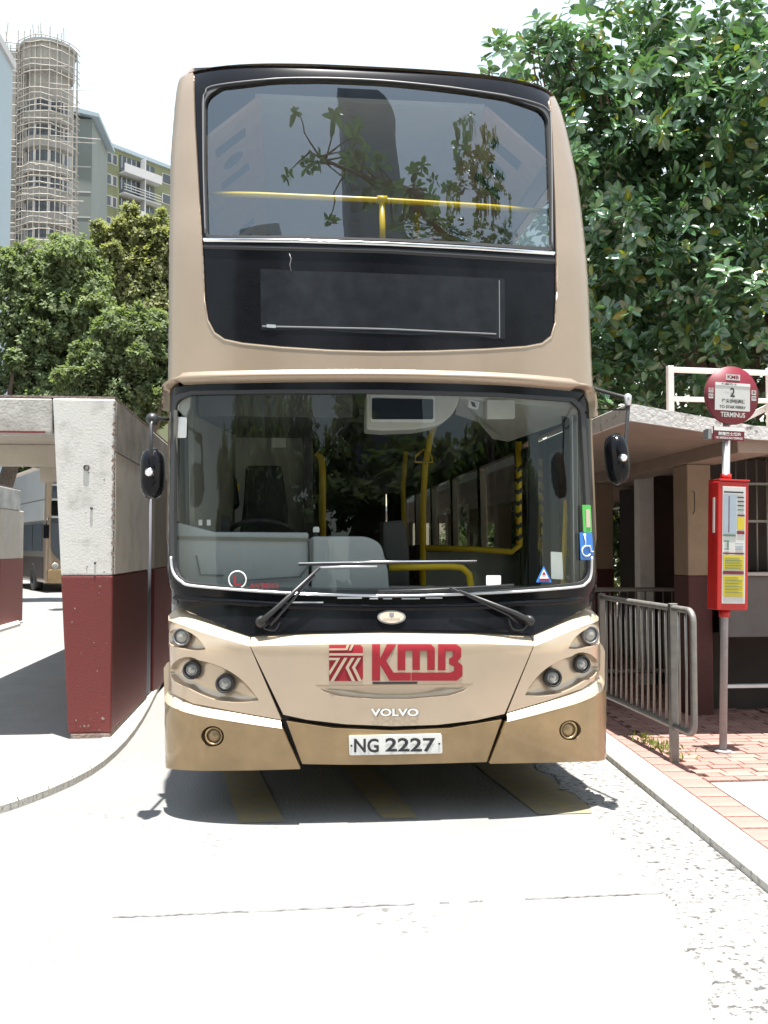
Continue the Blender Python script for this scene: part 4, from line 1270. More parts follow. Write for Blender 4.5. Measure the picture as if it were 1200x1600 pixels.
# sloping coves with speaker and lamp cut-outs
for sg in (-1, 1):
    cv = MB()
    A = [Vector((bx - .055 + sg * .70, by + .70, 4.215)), Vector((bx - .055 + sg * 1.10, by + .70, 3.88)), Vector((bx - .055 + sg * 1.10, by + 11.0, 3.88)), Vector((bx - .055 + sg * .70, by + 11.0, 4.215))]
    nrm = Vector((-sg * .335, 0, -.40)).normalized() * .02
    cv.prism(A, -nrm)
    g = cv.build('cove', M['brown_in'], bus)
    u = (A[1] - A[0]).normalized()
    def CV(t, y): return A[0] + u * t + Vector((0, y, 0)) + nrm * .2
    for y0 in (.22, 1.9, 3.6):
        for (ya, yb, rnd) in ((.0, .12, 0), (.26, .42, 1), (.56, .68, 0)):
            m_ = MB()
            if rnd: pl_ = [CV(.26 + .08 * math.cos(a), y0 + .34 + .08 * math.sin(a)) for a in [2 * math.pi * i / 18 for i in range(18)]]
            else: pl_ = [CV(.14, y0 + ya), CV(.38, y0 + ya), CV(.38, y0 + yb), CV(.14, y0 + yb)]
            m_.prism(pl_, nrm * .12).build('cove_speaker' if rnd else 'cove_vent', M['black_matt'], g)
    MB().box(bx - .055 + sg * 1.13 - .045, bx - .055 + sg * 1.13 + .045, by + .62, by + 11, 3.84, 3.885).build('cant_rail', M['seal'], bus)
# upper deck front rail and grab pole
def AT(px, py, yl): return atY(px, py, by + yl)
ur = MB().tube([AT(318, 303, .62), AT(400, 304.5, .52), AT(597, 313, .46), AT(760, 323, .52), AT(862, 331, .64)], .017, 10).build('guard_rail', M['yellow'], bus)
MB().tube([AT(597, 314, .46), AT(598, 400, .44)], .018, 10).build('rail_post', M['yellow'], ur)
MB().lathe(AT(597, 312, .46), (1, 0, 0), [(-.03, .019), (-.03, .024), (.03, .024), (.03, .019)], 12).build('rail_joint', M['yellow'], ur)
tub('grab_pole', 'yellow', [AT(705, 195, 2.6), AT(690, 215, 2.6), AT(668, 260, 2.6), AT(652, 330, 2.6), AT(650, 420, 2.6)], .024, bus)
def seat(x, y, z, m='seat'):
    g = MB().box(bx + x - .21, bx + x + .21, by + y - .22, by + y + .2, z + .38, z + .47).build('passenger_seat', M[m], bus, .03)
    MB().hexa([(bx + x - .2, by + y + .16, z + .45), (bx + x + .2, by + y + .16, z + .45), (bx + x + .2, by + y + .24, z + .45), (bx + x - .2, by + y + .24, z + .45)],
              [(bx + x - .19, by + y + .25, z + 1.08), (bx + x + .19, by + y + .25, z + 1.08), (bx + x + .19, by + y + .32, z + 1.08), (bx + x - .19, by + y + .32, z + 1.08)]).build('seat_back', M[m], g, .03)
    MB().box(bx + x - .03, bx + x + .03, by + y - .05, by + y + .05, z, z + .38).build('seat_leg', M['black_matt'], g)
for r in range(4):
    for x in (-.92, -.45, .45, .92): seat(x, 1.1 + .85 * r, 2.44)
for r in range(4):
    for x in (-.92, -.45, .45, .92): seat(x, 4.6 + .9 * r, .40)

# driver's cab and the fittings seen through the lower windscreen
def EX(n, m, pts, y0, d, par=None, bev=0.006, r=0):
    pl_ = [AT(x, y, y0) for x, y in fil(pts, 40)]
    return MB().prism(pl_, (0, d, 0)).build(n, M[m], par or bus, bev)
ds = EX('dashboard', 'grey_dash', [(268, 814, 8), (300, 822), (335, 831), (482, 832, 4), (483, 960), (268, 960)], .38, .30, bev=.015)
EX('dash_binnacle', 'grey_dash', [(487, 838, 6), (575, 838, 12), (596, 850, 10), (606, 890), (612, 960), (487, 960)], .36, .35, ds, .02)
EX('dash_top', 'grey_part', [(275, 838), (483, 841), (483, 846), (275, 843)], .372, .004, ds, 0)
EX('dash_seam', 'seal', [(305, 868), (308, 868), (314, 897), (350, 898), (350, 900), (312, 899)], .374, .004, ds, 0)
EX('dash_seam', 'seal', [(483, 842), (487, 842), (487, 880), (470, 903), (380, 908), (380, 906), (467, 900), (484, 879)], .352, .01, ds, 0)
for x in (313, 326): EX('switch', 'white', [(x - 3, 812), (x + 3, 812), (x + 3, 821), (x - 3, 821)], .40, .02, ds, .002)
EX('lever_knob', 'white', [(489, 823, 3), (499, 823, 3), (499, 832, 2), (489, 832, 2)], .5, .03, ds, .003)
EX('lever', 'black_matt', [(491, 832), (497, 832), (499, 845), (489, 845)], .5, .03, ds, 0)
EX('radio_handset', 'seat_black', [(345, 805, 3), (358, 805, 3), (358, 834), (345, 834)], .55, .04, ds, .004)
dsh = EX('cowl_shelf', 'seal', [(268, 918), (925, 920), (925, 945), (268, 945)], .30, .45, None, .01)
st = EX('driver_seat', 'seat_black', [(384, 727, 8), (440, 727, 8), (449, 790), (452, 850), (372, 850), (380, 790)], 1.35, .16, None, .04)
EX('headrest', 'seat_black', [(352, 745, 10), (368, 742, 10), (374, 790), (360, 800)], 1.45, .10, st, .03)
EX('seat_cushion', 'seat_black', [(362, 842), (460, 842), (466, 880), (356, 880)], .95, .5, st, .04)
swc = AT(408, 838, .80)
T = Matrix.Translation(swc) @ Matrix.Rotation(R_(-28), 4, 'X')
sw = MB().tube([T @ Vector((.20 * math.cos(a), .20 * math.sin(a), 0)) for a in [2 * math.pi * i / 32 for i in range(32)]], .014, 8, closed=True).build('steering_wheel', M['seat_black'], bus)
MB().lathe(T @ Vector((0, 0, -.02)), T.to_3x3() @ Vector((0, 0, 1)), [(0, .06), (.03, .055), (.035, 0)], 18).build('wheel_hub', M['seat_black'], sw)
MB().tube([T @ Vector((-.2, 0, 0)), T @ Vector((.2, 0, 0))], .012, 8).build('wheel_spoke', M['seat_black'], sw)
pt = EX('cab_partition', 'grey_part', [(325, 655), (474, 650), (478, 960), (345, 960)], 1.72, .04, None, .0)
EX('cab_post', 'grey_in', [(473, 650), (488, 650), (492, 960), (476, 960)], 1.64, .06, pt, .006)
EX('notice', 'cream', [(425, 668), (448, 668), (446, 698), (426, 698)], 1.70, .004, pt, 0)
EX('notice_tag', 'beige_in', [(424, 683), (447, 683), (447, 699), (424, 699)], 1.69, .004, pt, 0)
EX('belt_guide', 'yellow', [(369, 755), (374, 755), (374, 766), (369, 766)], 1.6, .02, pt, 0)
MB().hexa([(bx - 1.13, by + .45, 1.15), (bx - .98, by + 1.5, 1.15), (bx - .94, by + 1.5, 1.15), (bx - 1.10, by + .45, 1.15)], [(bx - 1.16, by + .45, 2.34), (bx - .98, by + 1.5, 2.34), (bx - .94, by + 1.5, 2.34), (bx - 1.13, by + .45, 2.34)]).build('cab_side_screen', M['grey_part'], bus)
EX('cab_pillar', 'seal', [(287, 640), (293, 640), (296, 830), (290, 830)], .5, .05, None, .006)
EX('cab_pillar', 'grey_part', [(271, 640), (277, 640), (279, 815), (272, 815)], .34, .05, None, .006)
EX('cab_bracket', 'beige_in', [(277, 622), (298, 616), (297, 634), (290, 652), (277, 640)], .36, .06, None, .004)
# yellow poles
tub('grab_pole', 'yellow', [AT(493, 708, 2.1), AT(502, 716, 2.1), AT(504, 740, 2.1), AT(504, 900, 2.1)], .028, bus)
gp = tub('grab_pole', 'yellow', [AT(684, 650, 2.0), AT(672, 685, 2.0), AT(664, 730, 2.0), AT(661, 790, 2.0), AT(660, 990, 2.0)], .024, bus, 12)
tub('grab_pole', 'yellow', [AT(650, 640, 3.8), AT(634, 700, 3.8), AT(630, 760, 3.8), AT(632, 900, 3.8)], .024, bus)
for k in (-1, 1): tub('hand_strap', 'yellow', [AT(662, 702, 2.0), AT(662 + 12 * k, 712, 1.95), AT(662 + 14 * k, 722, 1.95), AT(662 + 2 * k, 722, 1.98)], .008, gp, 6)
hr = tub('grab_rail', 'yellow', [AT(664, 856, 2.0), AT(740, 858, 1.95), AT(800, 862, 1.9), AT(812, 852, 1.88), AT(813, 840, 1.88)], .022, bus)
yp = tub('striped_pole', 'yellow', [AT(810, 690, 1.88), AT(811, 850, 1.88)], .024, bus, 12)
for i in range(7):
    y_ = 730 + i * 18
    tub('pole_stripe', 'black_print', [AT(807, y_ + 6, 1.88), AT(814, y_ - 2, 1.88)], .0265, yp, 12)
tub('grab_rail', 'yellow', [AT(608, 887, .62), AT(700, 885, .62), AT(722, 887, .62), AT(733, 897, .62), AT(736, 915, .62), AT(736, 960, .62)], .021, bus, 10)
EX('door_screen', 'grey_part', [(664, 862), (812, 864), (812, 1010), (664, 1010)], 2.02, .02, None, 0)
EX('fare_box', 'grey_in', [(598, 815, 6), (632, 812, 6), (640, 860), (640, 960), (600, 960)], .9, .25, None, .02)
# route display box under the lower ceiling
hb = EX('display_housing', 'beige_in', [(573, 613), (720, 614), (716, 632, 16), (704, 652, 16), (684, 665, 10), (650, 671), (600, 673), (573, 671, 4)], .46, .22, None, .012)
EX('display_bezel', 'white', [(579, 617, 4), (680, 619, 4), (680, 660, 4), (579, 659, 4)], .456, .004, hb, 0)
EX('display_screen', 'display', [(581, 622, 3), (677, 624, 3), (677, 655, 3), (581, 655, 3)], .450, .006, hb, 0)
cp = MB().prism([AT(716, 622, .50), AT(905, 628, .42), AT(912, 640, .42), AT(905, 652, .55), AT(795, 690, 1.30), AT(770, 686, 1.30), AT(748, 660, 1.1), AT(712, 648, .95)], (0, 0, .02)).build('ceiling_panel', M['beige_in'], bus)
EX('ceiling_cover', 'white', [(761, 624, 3), (805, 624, 3), (805, 654, 3), (761, 654, 3)], .46, .05, cp, .004)
EX('ticket_clip', 'white', [(733, 624), (750, 628), (747, 640), (731, 636)], .5, .02, cp, .002)
EX('clip_mark', 'seat', [(735, 627), (742, 629), (744, 637), (738, 635)], .497, .002, cp, 0)
EX('door_pillar', 'alu', [(893, 648), (903, 648), (905, 915), (896, 915)], .42, .05, None, .008)
EX('door_pillar', 'grey_part', [(906, 630), (917, 634), (921, 915), (910, 915)], .36, .05, None, .008)
EX('door_post', 'rubber', [(828, 680), (842, 676), (842, 960), (826, 960)], 1.0, .05, None, .006)
BB('ceiling_duct', 'grey_in', -1.1, -.2, .5, 1.6, 2.22, 2.358)
# stickers on the glass
def stk(n, m, pts, off=.0, par=None): return panel(n, m, fil(pts, 30), off=off, thick=.002, grid=.1, parent=par)
stk('white_card', 'white', [(270, 651, 3), (291, 652, 3), (290, 684, 3), (269, 684, 3)], -.006)
gsx = stk('green_sticker', 'green', [(908, 789, 2), (921, 789, 2), (923, 832, 2), (910, 832, 2)], .009)
stk('sticker_print', 'cream', [(913, 796), (919, 796), (920, 824), (914, 824)], .012, gsx)
wb = stk('wheelchair_sticker', 'blue', [(904, 832, 2), (923, 832, 2), (926, 875, 2), (906, 875, 2)], .009)
ribs = [PX(x, y, .013) for x, y in [(911, 836), (912, 845), (912, 853), (919, 853), (921, 862), (924, 862)]]
MB().tube(ribs, .0045, 5).build('sticker_print', M['plate'], wb)
MB().tube([PX(914 + 7 * math.cos(a), 861 + 8 * math.sin(a), .013) for a in [R_(40 + 24 * i) for i in range(11)]], .0042, 5).build('sticker_print', M['plate'], wb)
MB().lathe(PX(911, 836, .013), (0, -1, 0), [(0, .009), (.002, .009), (.002, 0)], 10).build('sticker_print', M['plate'], wb)
tr = stk('triangle_sticker', 'blue', [(850, 884, 2), (863, 910, 2), (838, 910, 2)], -.004)
stk('sticker_print', 'plate', [(850, 889), (859, 907), (842, 907)], -.001, tr)
stk('sticker_print', 'red', [(850, 893), (853, 898), (847, 898)], .001, tr)
stk('sticker_print', 'red', [(843, 904), (858, 904), (859, 907), (842, 907)], .001, tr)
stk('white_card', 'white', [(866, 862, 2), (884, 863, 2), (886, 906, 2), (867, 905, 2)], -.012).location.y += .05
stk('white_card', 'white', [(760, 899, 2), (783, 899, 2), (783, 915, 2), (760, 915, 2)], -.004)
ls = bp(371, 906)
MB().tube([PX(371 + 13.5 * math.cos(a), 906 + 13.5 * math.sin(a), .0) for a in [2 * math.pi * i / 26 for i in range(26)]], .004, 5, closed=True).build('learner_ring', M['plate'], bus)
text_px('learner_letter', 'L', 'red', 366, 898, 377, 914, .002)
text_px('fleet_number', 'AVBE83', 'red', 390, 911, 435, 919, .002)
# dribble mark below the window rail
tub('drip_mark', 'seal', [PX(452, 396, .005), PX(455, 405, .005), PX(453, 414, .005), PX(455, 424, .005)], .003, bus, 5)
# wheels
def wheel(x, y):
    c = Vector((bx + x, by + y, .48))
    sg = 1 if x > 0 else -1
    g = MB().lathe(c, (sg, 0, 0), [(-.28, .26), (-.28, .44), (-.25, .48), (-.03, .48), (0, .44), (0, .27)], 32).build('wheel', M['rubber'], bus)
    MB().lathe(c, (sg, 0, 0), [(0, .27), (-.04, .25), (-.05, .12), (.01, .10), (.02, 0)], 24).build('rim', M['alu'], g)
for x in (-1.20, 1.20):
    wheel(x, 2.85); wheel(x, 8.6)

# ------------------------------------------------------------------ trees
def limb(pts, r0, r1):
    n = len(pts)
    return MB().tube(pts, [r0 + (r1 - r0) * i / (n - 1) for i in range(n)], 8)
def make_tree(label, base, lumps, ntw, k, size, m, tmpl, fcs, group=None, limbs=6, inner=.5, trunk_r=.3, name='tree', droop=0.0, extra=None):
    t = empty(name, base, label, 'tree', group)
    b = Vector(base)
    L = lumps
    cx = sum(l[0] for l in L) / len(L); cy = sum(l[1] for l in L) / len(L); cz = sum(l[2] for l in L) / len(L)
    limb([b, b.lerp(Vector((cx, cy, cz)), .3) + Vector((.1, 0, .2)), b.lerp(Vector((cx, cy, cz)), .75), Vector((cx, cy, cz + .5))], trunk_r, trunk_r * .4).build('trunk', M['bark'], t)
    f = b.lerp(Vector((cx, cy, cz)), .55)
    for i in range(limbs):
        l = L[(i * max(1, len(L) // limbs)) % len(L)]
        e = Vector(l[:3]) + Vector((0, 0, l[5] * .3))
        limb([f, f.lerp(e, .5) + Vector((random.uniform(-.3, .3), random.uniform(-.3, .3), .35)), e], trunk_r * .4, trunk_r * .08).build('branch', M['bark'], t)
    P, u = crown_twigs(L, ntw, inner)
    if extra is not None: P = np.concatenate([P, extra[0]]); u = np.concatenate([u, extra[1]])
    d_ = rosettes(P, u, k, size, droop)
    return t, d_
def lumps_in(c, r, n, lr, zmin=None):
    out = []
    for _ in range(n):
        v = unit(1)[0] * (0.35 + .65 * RNG.random() ** .5)
        q = np.array(c) + v * np.array(r)
        if zmin is not None: q[2] = max(q[2], zmin)
        s = lr * (.7 + .6 * RNG.random())
        out.append((q[0], q[1], q[2], s, s, s * .8))
    return out

LEAF_N = LEAF * np.array([.74, 1.12, 1])
# the big large-leaved tree on the right
lump = lumps_in((7.6, 14.0, 6.0), (3.9, 3.0, 3.6), 34, 1.35, 2.4)
def W3(px, py, Y): p = atY(px, py, Y); return (p.x, p.y, p.z)
# outline seen against the sky
for (px, py, s) in ((790, 125, .7), (840, 120, .75), (880, 100, .8), (935, 70, .8), (1000, 75, .9), (1060, 60, .9), (1100, 40, .9), (1150, 90, .9), (1190, 70, .9), (900, 200, 1.0), (960, 180, 1.1), (1050, 160, 1.2), (1150, 190, 1.2), (940, 320, 1.1), (1030, 300, 1.3), (1130, 300, 1.3), (960, 450, 1.1), (1060, 430, 1.3), (1160, 430, 1.3), (950, 560, 1.0), (1050, 560, 1.2), (1150, 560, 1.2), (930, 640, .9), (925, 250, .8), (942, 330, .9), (938, 410, .9), (935, 500, .9), (960, 250, 1.0), (1000, 400, 1.1)):
    q = W3(px, py, 12.6 + .5 * random.random())
    lump.append((*q, s, s, s))
for _ in range(30): 
    q = (3.4 + 7.5 * random.random(), 16.0 + 2 * random.random(), 1.0 + 6.0 * random.random()); lump.append((*q, 1.3, 1.0, 1.2))
tips = []
for px, py in ((762, 80), (768, 95), (830, 50), (838, 40), (850, 75), (926, 20), (920, 40), (935, 55), (860, 25), (1010, 40), (1045, 30), (1085, 15), (1120, 8), (1128, 2), (1175, 20), (1190, 40), (890, 70), (975, 65), (800, 100), (1150, 55)):
    tips.append(W3(px, py + 14, 12.4))
ex = (np.array(tips), np.tile(np.array([[0, -.1, 1.0]]), (len(tips), 1)))
ft, fd = make_tree('tall glossy broad-leaved tree rising behind the right shelter', (7.4, 14.6, .1), lump, 5200, 9, .195, 'ficus', LEAF_N, LEAF_F, limbs=10, inner=.62, trunk_r=.38, extra=ex)
pos, dr, nr, sz = fd
for q in tips:
    limb([Vector(q) + Vector((.25, .2, -.9)), Vector(q) + Vector((.06, .05, -.4)), Vector(q)], .018, .006).build('twig', M['bark'], ft)
# the 300 leaves that show largest stay separate leaves; the rest of the crown is one mass
V0 = pos - np.array([0, 0, CAMH])
Fv = np.array(ray(600, 800).normalized()); Rv = np.array([math.cos(YAW), -math.sin(YAW), 0]); Uv = np.cross(Rv, Fv)
dep = V0 @ Fv
ppx = 600 + FPX * (V0 @ Rv) / dep; ppy = 800 - FPX * (V0 @ Uv) / dep
vis = (ppy > 5) & (ppy < 570) & (ppx > 925) & (ppx < 1190)
face = np.abs(((nr / np.linalg.norm(nr, axis=1)[:, None]) * (V0 / dep[:, None])).sum(1))
score = np.where(vis, sz * (0.4 + face) / dep ** 3, 0)
order = np.argsort(-score)
pick = order[:300]
rest = np.ones(len(pos), bool); rest[pick] = False
yng = rest & (RNG.random(len(pos)) < .045)
rest &= ~yng
cr = linkmesh('crown', cloud_mesh('crown', leaf_cloud(pos[rest], dr[rest], nr[rest], sz[rest], LEAF_N, LEAF_F), M['ficus'], ft.location), ft)
cr['kind'] = 'stuff'
cr = linkmesh('young_leaves', cloud_mesh('young_leaves', leaf_cloud(pos[yng], dr[yng], nr[yng], sz[yng], LEAF_N, LEAF_F), M['ficus_y'], ft.location), ft)
cr['kind'] = 'stuff'
leafme = []
for mk_ in ('ficus', 'ficus', 'ficus', 'ficus_y'):
    q = MB(); q.add([tuple(v) for v in LEAF_N * np.array([random.uniform(.9, 1.1), 1, random.uniform(.5, 1.6)])], LEAF_F, True)
    leafme.append(q.mesh('leaf', M[mk_]))
X_, Y_, Z_ = frames(dr[pick], nr[pick])
for i, j in enumerate(pick):
    o = linkmesh('leaf', leafme[random.choice((0, 0, 1, 1, 2, 2, 3))], ft)
    o.matrix_basis = Matrix.Translation(Vector(pos[j]) - ft.location) @ Matrix((X_[i], Y_[i], Z_[i])).transposed().to_4x4() @ Matrix.Scale(float(sz[j]), 4)

def simple_tree(label, base, lumps, ntw, k, size, m, group, inner=.5, tr=.3, limbs=6):
    t, d_ = make_tree(label, base, lumps, ntw, k, size, m, QUAD, QUAD_F, group, limbs, inner, tr)
    c = linkmesh('crown', cloud_mesh('crown', leaf_cloud(*d_, QUAD, QUAD_F), M[m], t.location), t)
    c['kind'] = 'stuff'
    return t
def PL(px, py, Y, r): 
    q = W3(px, py, Y); s = r * Y / FPX
    return (*q, s, s * .9, s)
def ragged_lumps(L):
    out = list(L)
    for l in L:
        for _ in range(3):
            v = unit(1)[0]; k = random.uniform(.25, .45)
            out.append((l[0] + v[0] * l[3] * 1.05, l[1] + v[1] * l[4], l[2] + v[2] * l[5] * 1.05, l[3] * k, l[4] * k, l[5] * k))
    return out
G = 'trees behind the left shelter'
lmp = [PL(x, y, 27, r) for x, y, r in ((60, 430, 60), (110, 405, 45), (30, 480, 60), (90, 500, 70), (40, 540, 60), (130, 470, 55), (150, 540, 60), (70, 590, 60), (10, 420, 40), (160, 600, 60), (20, 620, 50), (100, 640, 60))]
simple_tree('rounded dark green tree at the left edge behind the shelter', (W3(-60, 850, 27)[0], 27.5, 0), ragged_lumps(lmp), 5200, 8, .16, 'leaf_a', G)
lmp = [PL(x, y, 33, r) for x, y, r in ((215, 370, 38), (175, 385, 40), (240, 420, 50), (190, 430, 55), (150, 400, 30), (230, 480, 60), (280, 400, 50), (270, 500, 60), (200, 360, 25), (245, 355, 22), (300, 460, 50))]
simple_tree('tallest olive green tree with pale leaf clusters beside the bus', (W3(225, 850, 33)[0], 33.5, 0), ragged_lumps(lmp), 4600, 8, .21, 'leaf_b', G)
lmp = [PL(x, y, 23, r) for x, y, r in ((190, 520, 45), (230, 560, 50), (160, 560, 40), (210, 620, 60), (150, 620, 50), (260, 620, 50), (245, 520, 40), (180, 660, 50), (120, 600, 40))]
simple_tree('lower dark leafy tree right behind the shelter roof', (W3(215, 850, 23)[0], 23.5, 0), ragged_lumps(lmp), 3600, 8, .145, 'leaf_c', G)
lmp = [PL(x, y, 46, r) for x, y, r in ((20, 720, 40), (50, 740, 40), (-20, 740, 50), (40, 690, 45), (-30, 680, 50), (80, 700, 40), (10, 770, 40), (70, 760, 40), (120, 720, 50), (160, 700, 50))]
simple_tree('distant bushy tree seen under the left shelter roof', (W3(150, 850, 46)[0], 46.5, 0), lmp, 1500, 7, .30, 'leaf_c', G)

# trees on the near side of the lane, met in the bus's glass
G2 = 'trees behind the viewer'
for i, (x, y, h, lab) in enumerate(((-9.0, -15.0, 10.0, 'dark tree behind the viewer, left one of three'), (.5, -18.0, 11.0, 'dark tree behind the viewer, middle one of three'), (10.0, -15.5, 10.5, 'dark tree behind the viewer, right one of three'))):
    simple_tree(lab, (x, y, 0), lumps_in((x, y, h * .52), (6.4, 3.2, h * .42), 38, 1.9, 1.2), 1900, 8, .62, 'leaf_a', G2, tr=.4)
# overhanging branch of a broad-leaved tree at the viewer's back, mirrored in the upper windscreen
bt_ = empty('tree', (5.4, -5.4, 0), 'broad-leaved tree behind the viewer with one branch reaching over the lane', 'tree')
limb([(5.4, -5.4, 0), (5.1, -5.0, 3), (4.5, -4.4, 6.5)], .3, .16).build('trunk', M['bark'], bt_)
path = [(4.5, -4.4, 6.5), (3.2, -2.2, 8.8), (2.0, -.4, 9.0), (.9, .7, 8.4), (-.1, 1.3, 8.3)]
limb([Vector(p) for p in path], .14, .015).build('branch', M['bark'], bt_)
tw = []
for (a, b_) in zip(path[1:-1], path[2:]):
    for i in range(15):
        t = random.random()
        p = Vector(a).lerp(Vector(b_), t) + Vector((random.uniform(-.7, .7), random.uniform(-.5, .5), random.uniform(-.5, .7)))
        tw.append(p); limb([Vector(a).lerp(Vector(b_), t), p], .02, .008).build('twig', M['bark'], bt_)
PP, _u = crown_twigs([(3.6, -2.6, 9.6, 1.5, 1.3, 1.3), (2.7, -1.2, 10.3, 1.1, 1.0, 1.0), (2.6, -1.0, 8.7, .9, .8, .7), (4.6, -2.0, 9.0, 1.3, 1.2, 1.2), (3.8, -.8, 10.8, 1.0, .9, .9), (5.4, -2.4, 10.6, 1.5, 1.3, 1.4), (5.6, -3.4, 12.4, 1.6, 1.4, 1.5), (4.6, -1.6, 12.0, 1.2, 1.1, 1.1)], 230, .3)
tw = np.array([tuple(p) for p in tw] + [tuple(p) for p in PP])
dd_ = rosettes(tw, unit(len(tw)) * .6 + np.array([0, 0, .5]), 10, .20)
c = linkmesh('leaves', cloud_mesh('leaves', leaf_cloud(*dd_, LEAF_N, LEAF_F), M['ficus'], bt_.location), bt_)
c['kind'] = 'stuff'

hv = [(6.9 + .5 * random.random(), 15.5 + i * .55, .9 + 1.0 * random.random(), .9, .8, 1.1) for i in range(46)] + [(7.2 + .5 * random.random(), 15.5 + i * .9, 2.6 + .5 * random.random(), .9, .9, .9) for i in range(28)]
hg = empty('hedge', (7.2, 28, .1), 'dark clipped hedge running behind the right shelter', 'hedge')
P, u_ = crown_twigs(hv, 3000, .5)
c = linkmesh('foliage', cloud_mesh('foliage', leaf_cloud(*rosettes(P, u_, 7, .2), QUAD, QUAD_F), M['leaf_a'], hg.location), hg)
c['kind'] = 'stuff'

# ------------------------------------------------------------------ buildings beyond the terminus
def bldg(label, loc, cat_='building', group='apartment blocks'): return empty('apartment_block', loc, label, cat_, group)
# pale wall at the far left edge
pb = bldg('pale blue slab block cut by the left edge of the view', (-16, 30, 0))
xr = -.2885 * 41.6
zt_ = atY(17, 108, 41.6).z
xr = atY(17, 300, 41.6).x
MB().box(xr - 12, xr, 18, 41.6, 0, zt_).build('wall', M['bld_pale'], pb)
MB().box(xr - 12.1, xr + .12, 17.9, 41.72, zt_ + .003, zt_ + .35).build('roof', M['bld_white'], pb)

# scaffolded tower
YT = 104.0
tb = bldg('grey concrete tower wrapped in bamboo scaffolding with curved balconies', (-26, YT, 0), 'tower')
zt_ = atY(60, 78, YT).z
xl, xr = atY(-60, 300, YT).x, atY(42, 300, YT).x
MB().box(xl, xr, YT, YT + 14, 0, zt_ - .2).build('wall', M['bld_grey'], tb)
xc = atY(72, 300, YT).x
rc = (atY(106, 300, YT).x - xr) * .5 + .55
FH = 2.72
nf = int(zt_ / FH)
def half(name, m, z0, z1, r, cx=xc, cy=YT + .6, n=18, par=tb, a0=180, a1=360):
    pl_ = [(cx + r * math.cos(R_(a0 + (a1 - a0) * i / n)), cy + r * math.sin(R_(a0 + (a1 - a0) * i / n)), z0) for i in range(n + 1)]
    return MB().prism(pl_, (0, 0, z1 - z0)).build(name, m if not isinstance(m, str) else M[m], par)
MB().box(xc - rc * .85, xc + rc * .8, YT + .6, YT + 2.5, 0, zt_ - 3.2).build('wall', M['bld_grey'], tb)
half('bay_wall', 'bld_grey', 0, zt_ - 3.0, rc * .80)
half('roof_ring', 'bld_grey', zt_ - 3.0, zt_ - .4, rc * 1.02, cy=YT + .2, a0=0, n=30)
half('roof_slab', 'bld_grey', zt_ - .4, zt_, rc * 1.10, cy=YT + .2, a0=0, n=30)
for k in range(5, nf - 2):
    z = k * FH
    half('balcony', 'bld_grey', z, z + 1.12, rc)
    w_ = half('window_band', 'win_dark', z + 1.12, z + FH - .3, rc * .84)
    for j in range(4):
        a = R_(212 + 38 * j)
        p = (xc + rc * .86 * math.cos(a), YT + .6 + rc * .86 * math.sin(a))
        MB().box(p[0] - .09, p[0] + .09, p[1] - .09, p[1] + .09, z + 1.12, z + FH - .3).build('mullion', M['bld_white'], w_)
    xw = atY(24, 300, YT).x
    f_ = MB().box(xw - .05, xw + 1.25, YT - .12, YT - .003, z + .9, z + 2.2).build('window_frame', M['bld_white'], tb)
    MB().box(xw + .1, xw + 1.1, YT - .16, YT - .121, z + 1.0, z + 2.1).build('pane', M['win_dark'], f_)
# receding wing with stepped balconies
wx0, wx1 = atY(92, 300, YT + 3).x, atY(112, 300, YT + 16).x
for k in range(5, nf - 4):
    z = k * FH
    a, b_ = Vector((wx0 + .4, YT + 2, z)), Vector((wx1 + .5, YT + 18, z))
    MB().hexa([a, b_, b_ + Vector((-3, 0, 0)), a + Vector((-3, 0, 0))], [a + Vector((0, 0, 1.2)), b_ + Vector((0, 0, 1.2)), b_ + Vector((-3, 0, 1.2)), a + Vector((-3, 0, 1.2))]).build('wing_balcony', M['bld_grey'], tb)
    MB().hexa([a + Vector((-.8, 0, 1.2)), b_ + Vector((-.8, 0, 1.2)), b_ + Vector((-3, 0, 1.2)), a + Vector((-3, 0, 1.2))], [a + Vector((-.8, 0, FH)), b_ + Vector((-.8, 0, FH)), b_ + Vector((-3, 0, FH)), a + Vector((-3, 0, FH))]).build('wing_window', M['win_dark'], tb)
# bamboo scaffolding: far too fine to pick apart
sc = MB()
xs = [xl + 1.0 + i * .62 for i in range(80) if xl + 1.0 + i * .62 < xr]
for x in xs:
    if random.random() < .85:
        sc.tube([(x + random.uniform(-.1, .1), YT - .9, 12), (x + random.uniform(-.3, .3), YT - .9, zt_ + random.uniform(-2, 2.2))], .058, 4, cap=False)
for i in range(15):
    a = R_(183 + i * 12.5)
    p = (xc + rc * 1.2 * math.cos(a), YT + .5 + rc * 1.2 * math.sin(a))
    sc.tube([(p[0], p[1], 12), (p[0] + random.uniform(-.2, .2), p[1], zt_ + random.uniform(-1.5, 1.6))], .058, 4, cap=False)
z = 14
while z < zt_ + .5:
    if random.random() < .8: sc.tube([(xl + 1, YT - .95, z + random.uniform(-.2, .2)), (xr, YT - .95, z + random.uniform(-.2, .2))], .058, 4, cap=False)
    if random.random() < .8:
        pl_ = [(xc + rc * 1.22 * math.cos(R_(180 + 18 * i)), YT + .5 + rc * 1.22 * math.sin(R_(180 + 18 * i)), z + random.uniform(-.15, .15)) for i in range(11)]
        sc.tube(pl_, .058, 4, cap=False)
    if random.random() < .5:
        x = xr + random.uniform(0, 3); sc.tube([(x, YT - 2.6, z), (x + random.uniform(2, 6), YT - 2.4, z + random.uniform(-.2, .1))], .04, 4, cap=False)
    z += .62
for i in range(14):
    x = xl + 2 + random.random() * (xc + 2 - xl)
    sc.tube([(x, YT - .5, zt_ - 2), (x + random.uniform(-.6, .6), YT - .5, zt_ + random.uniform(.5, 3.0))], .05, 4, cap=False)
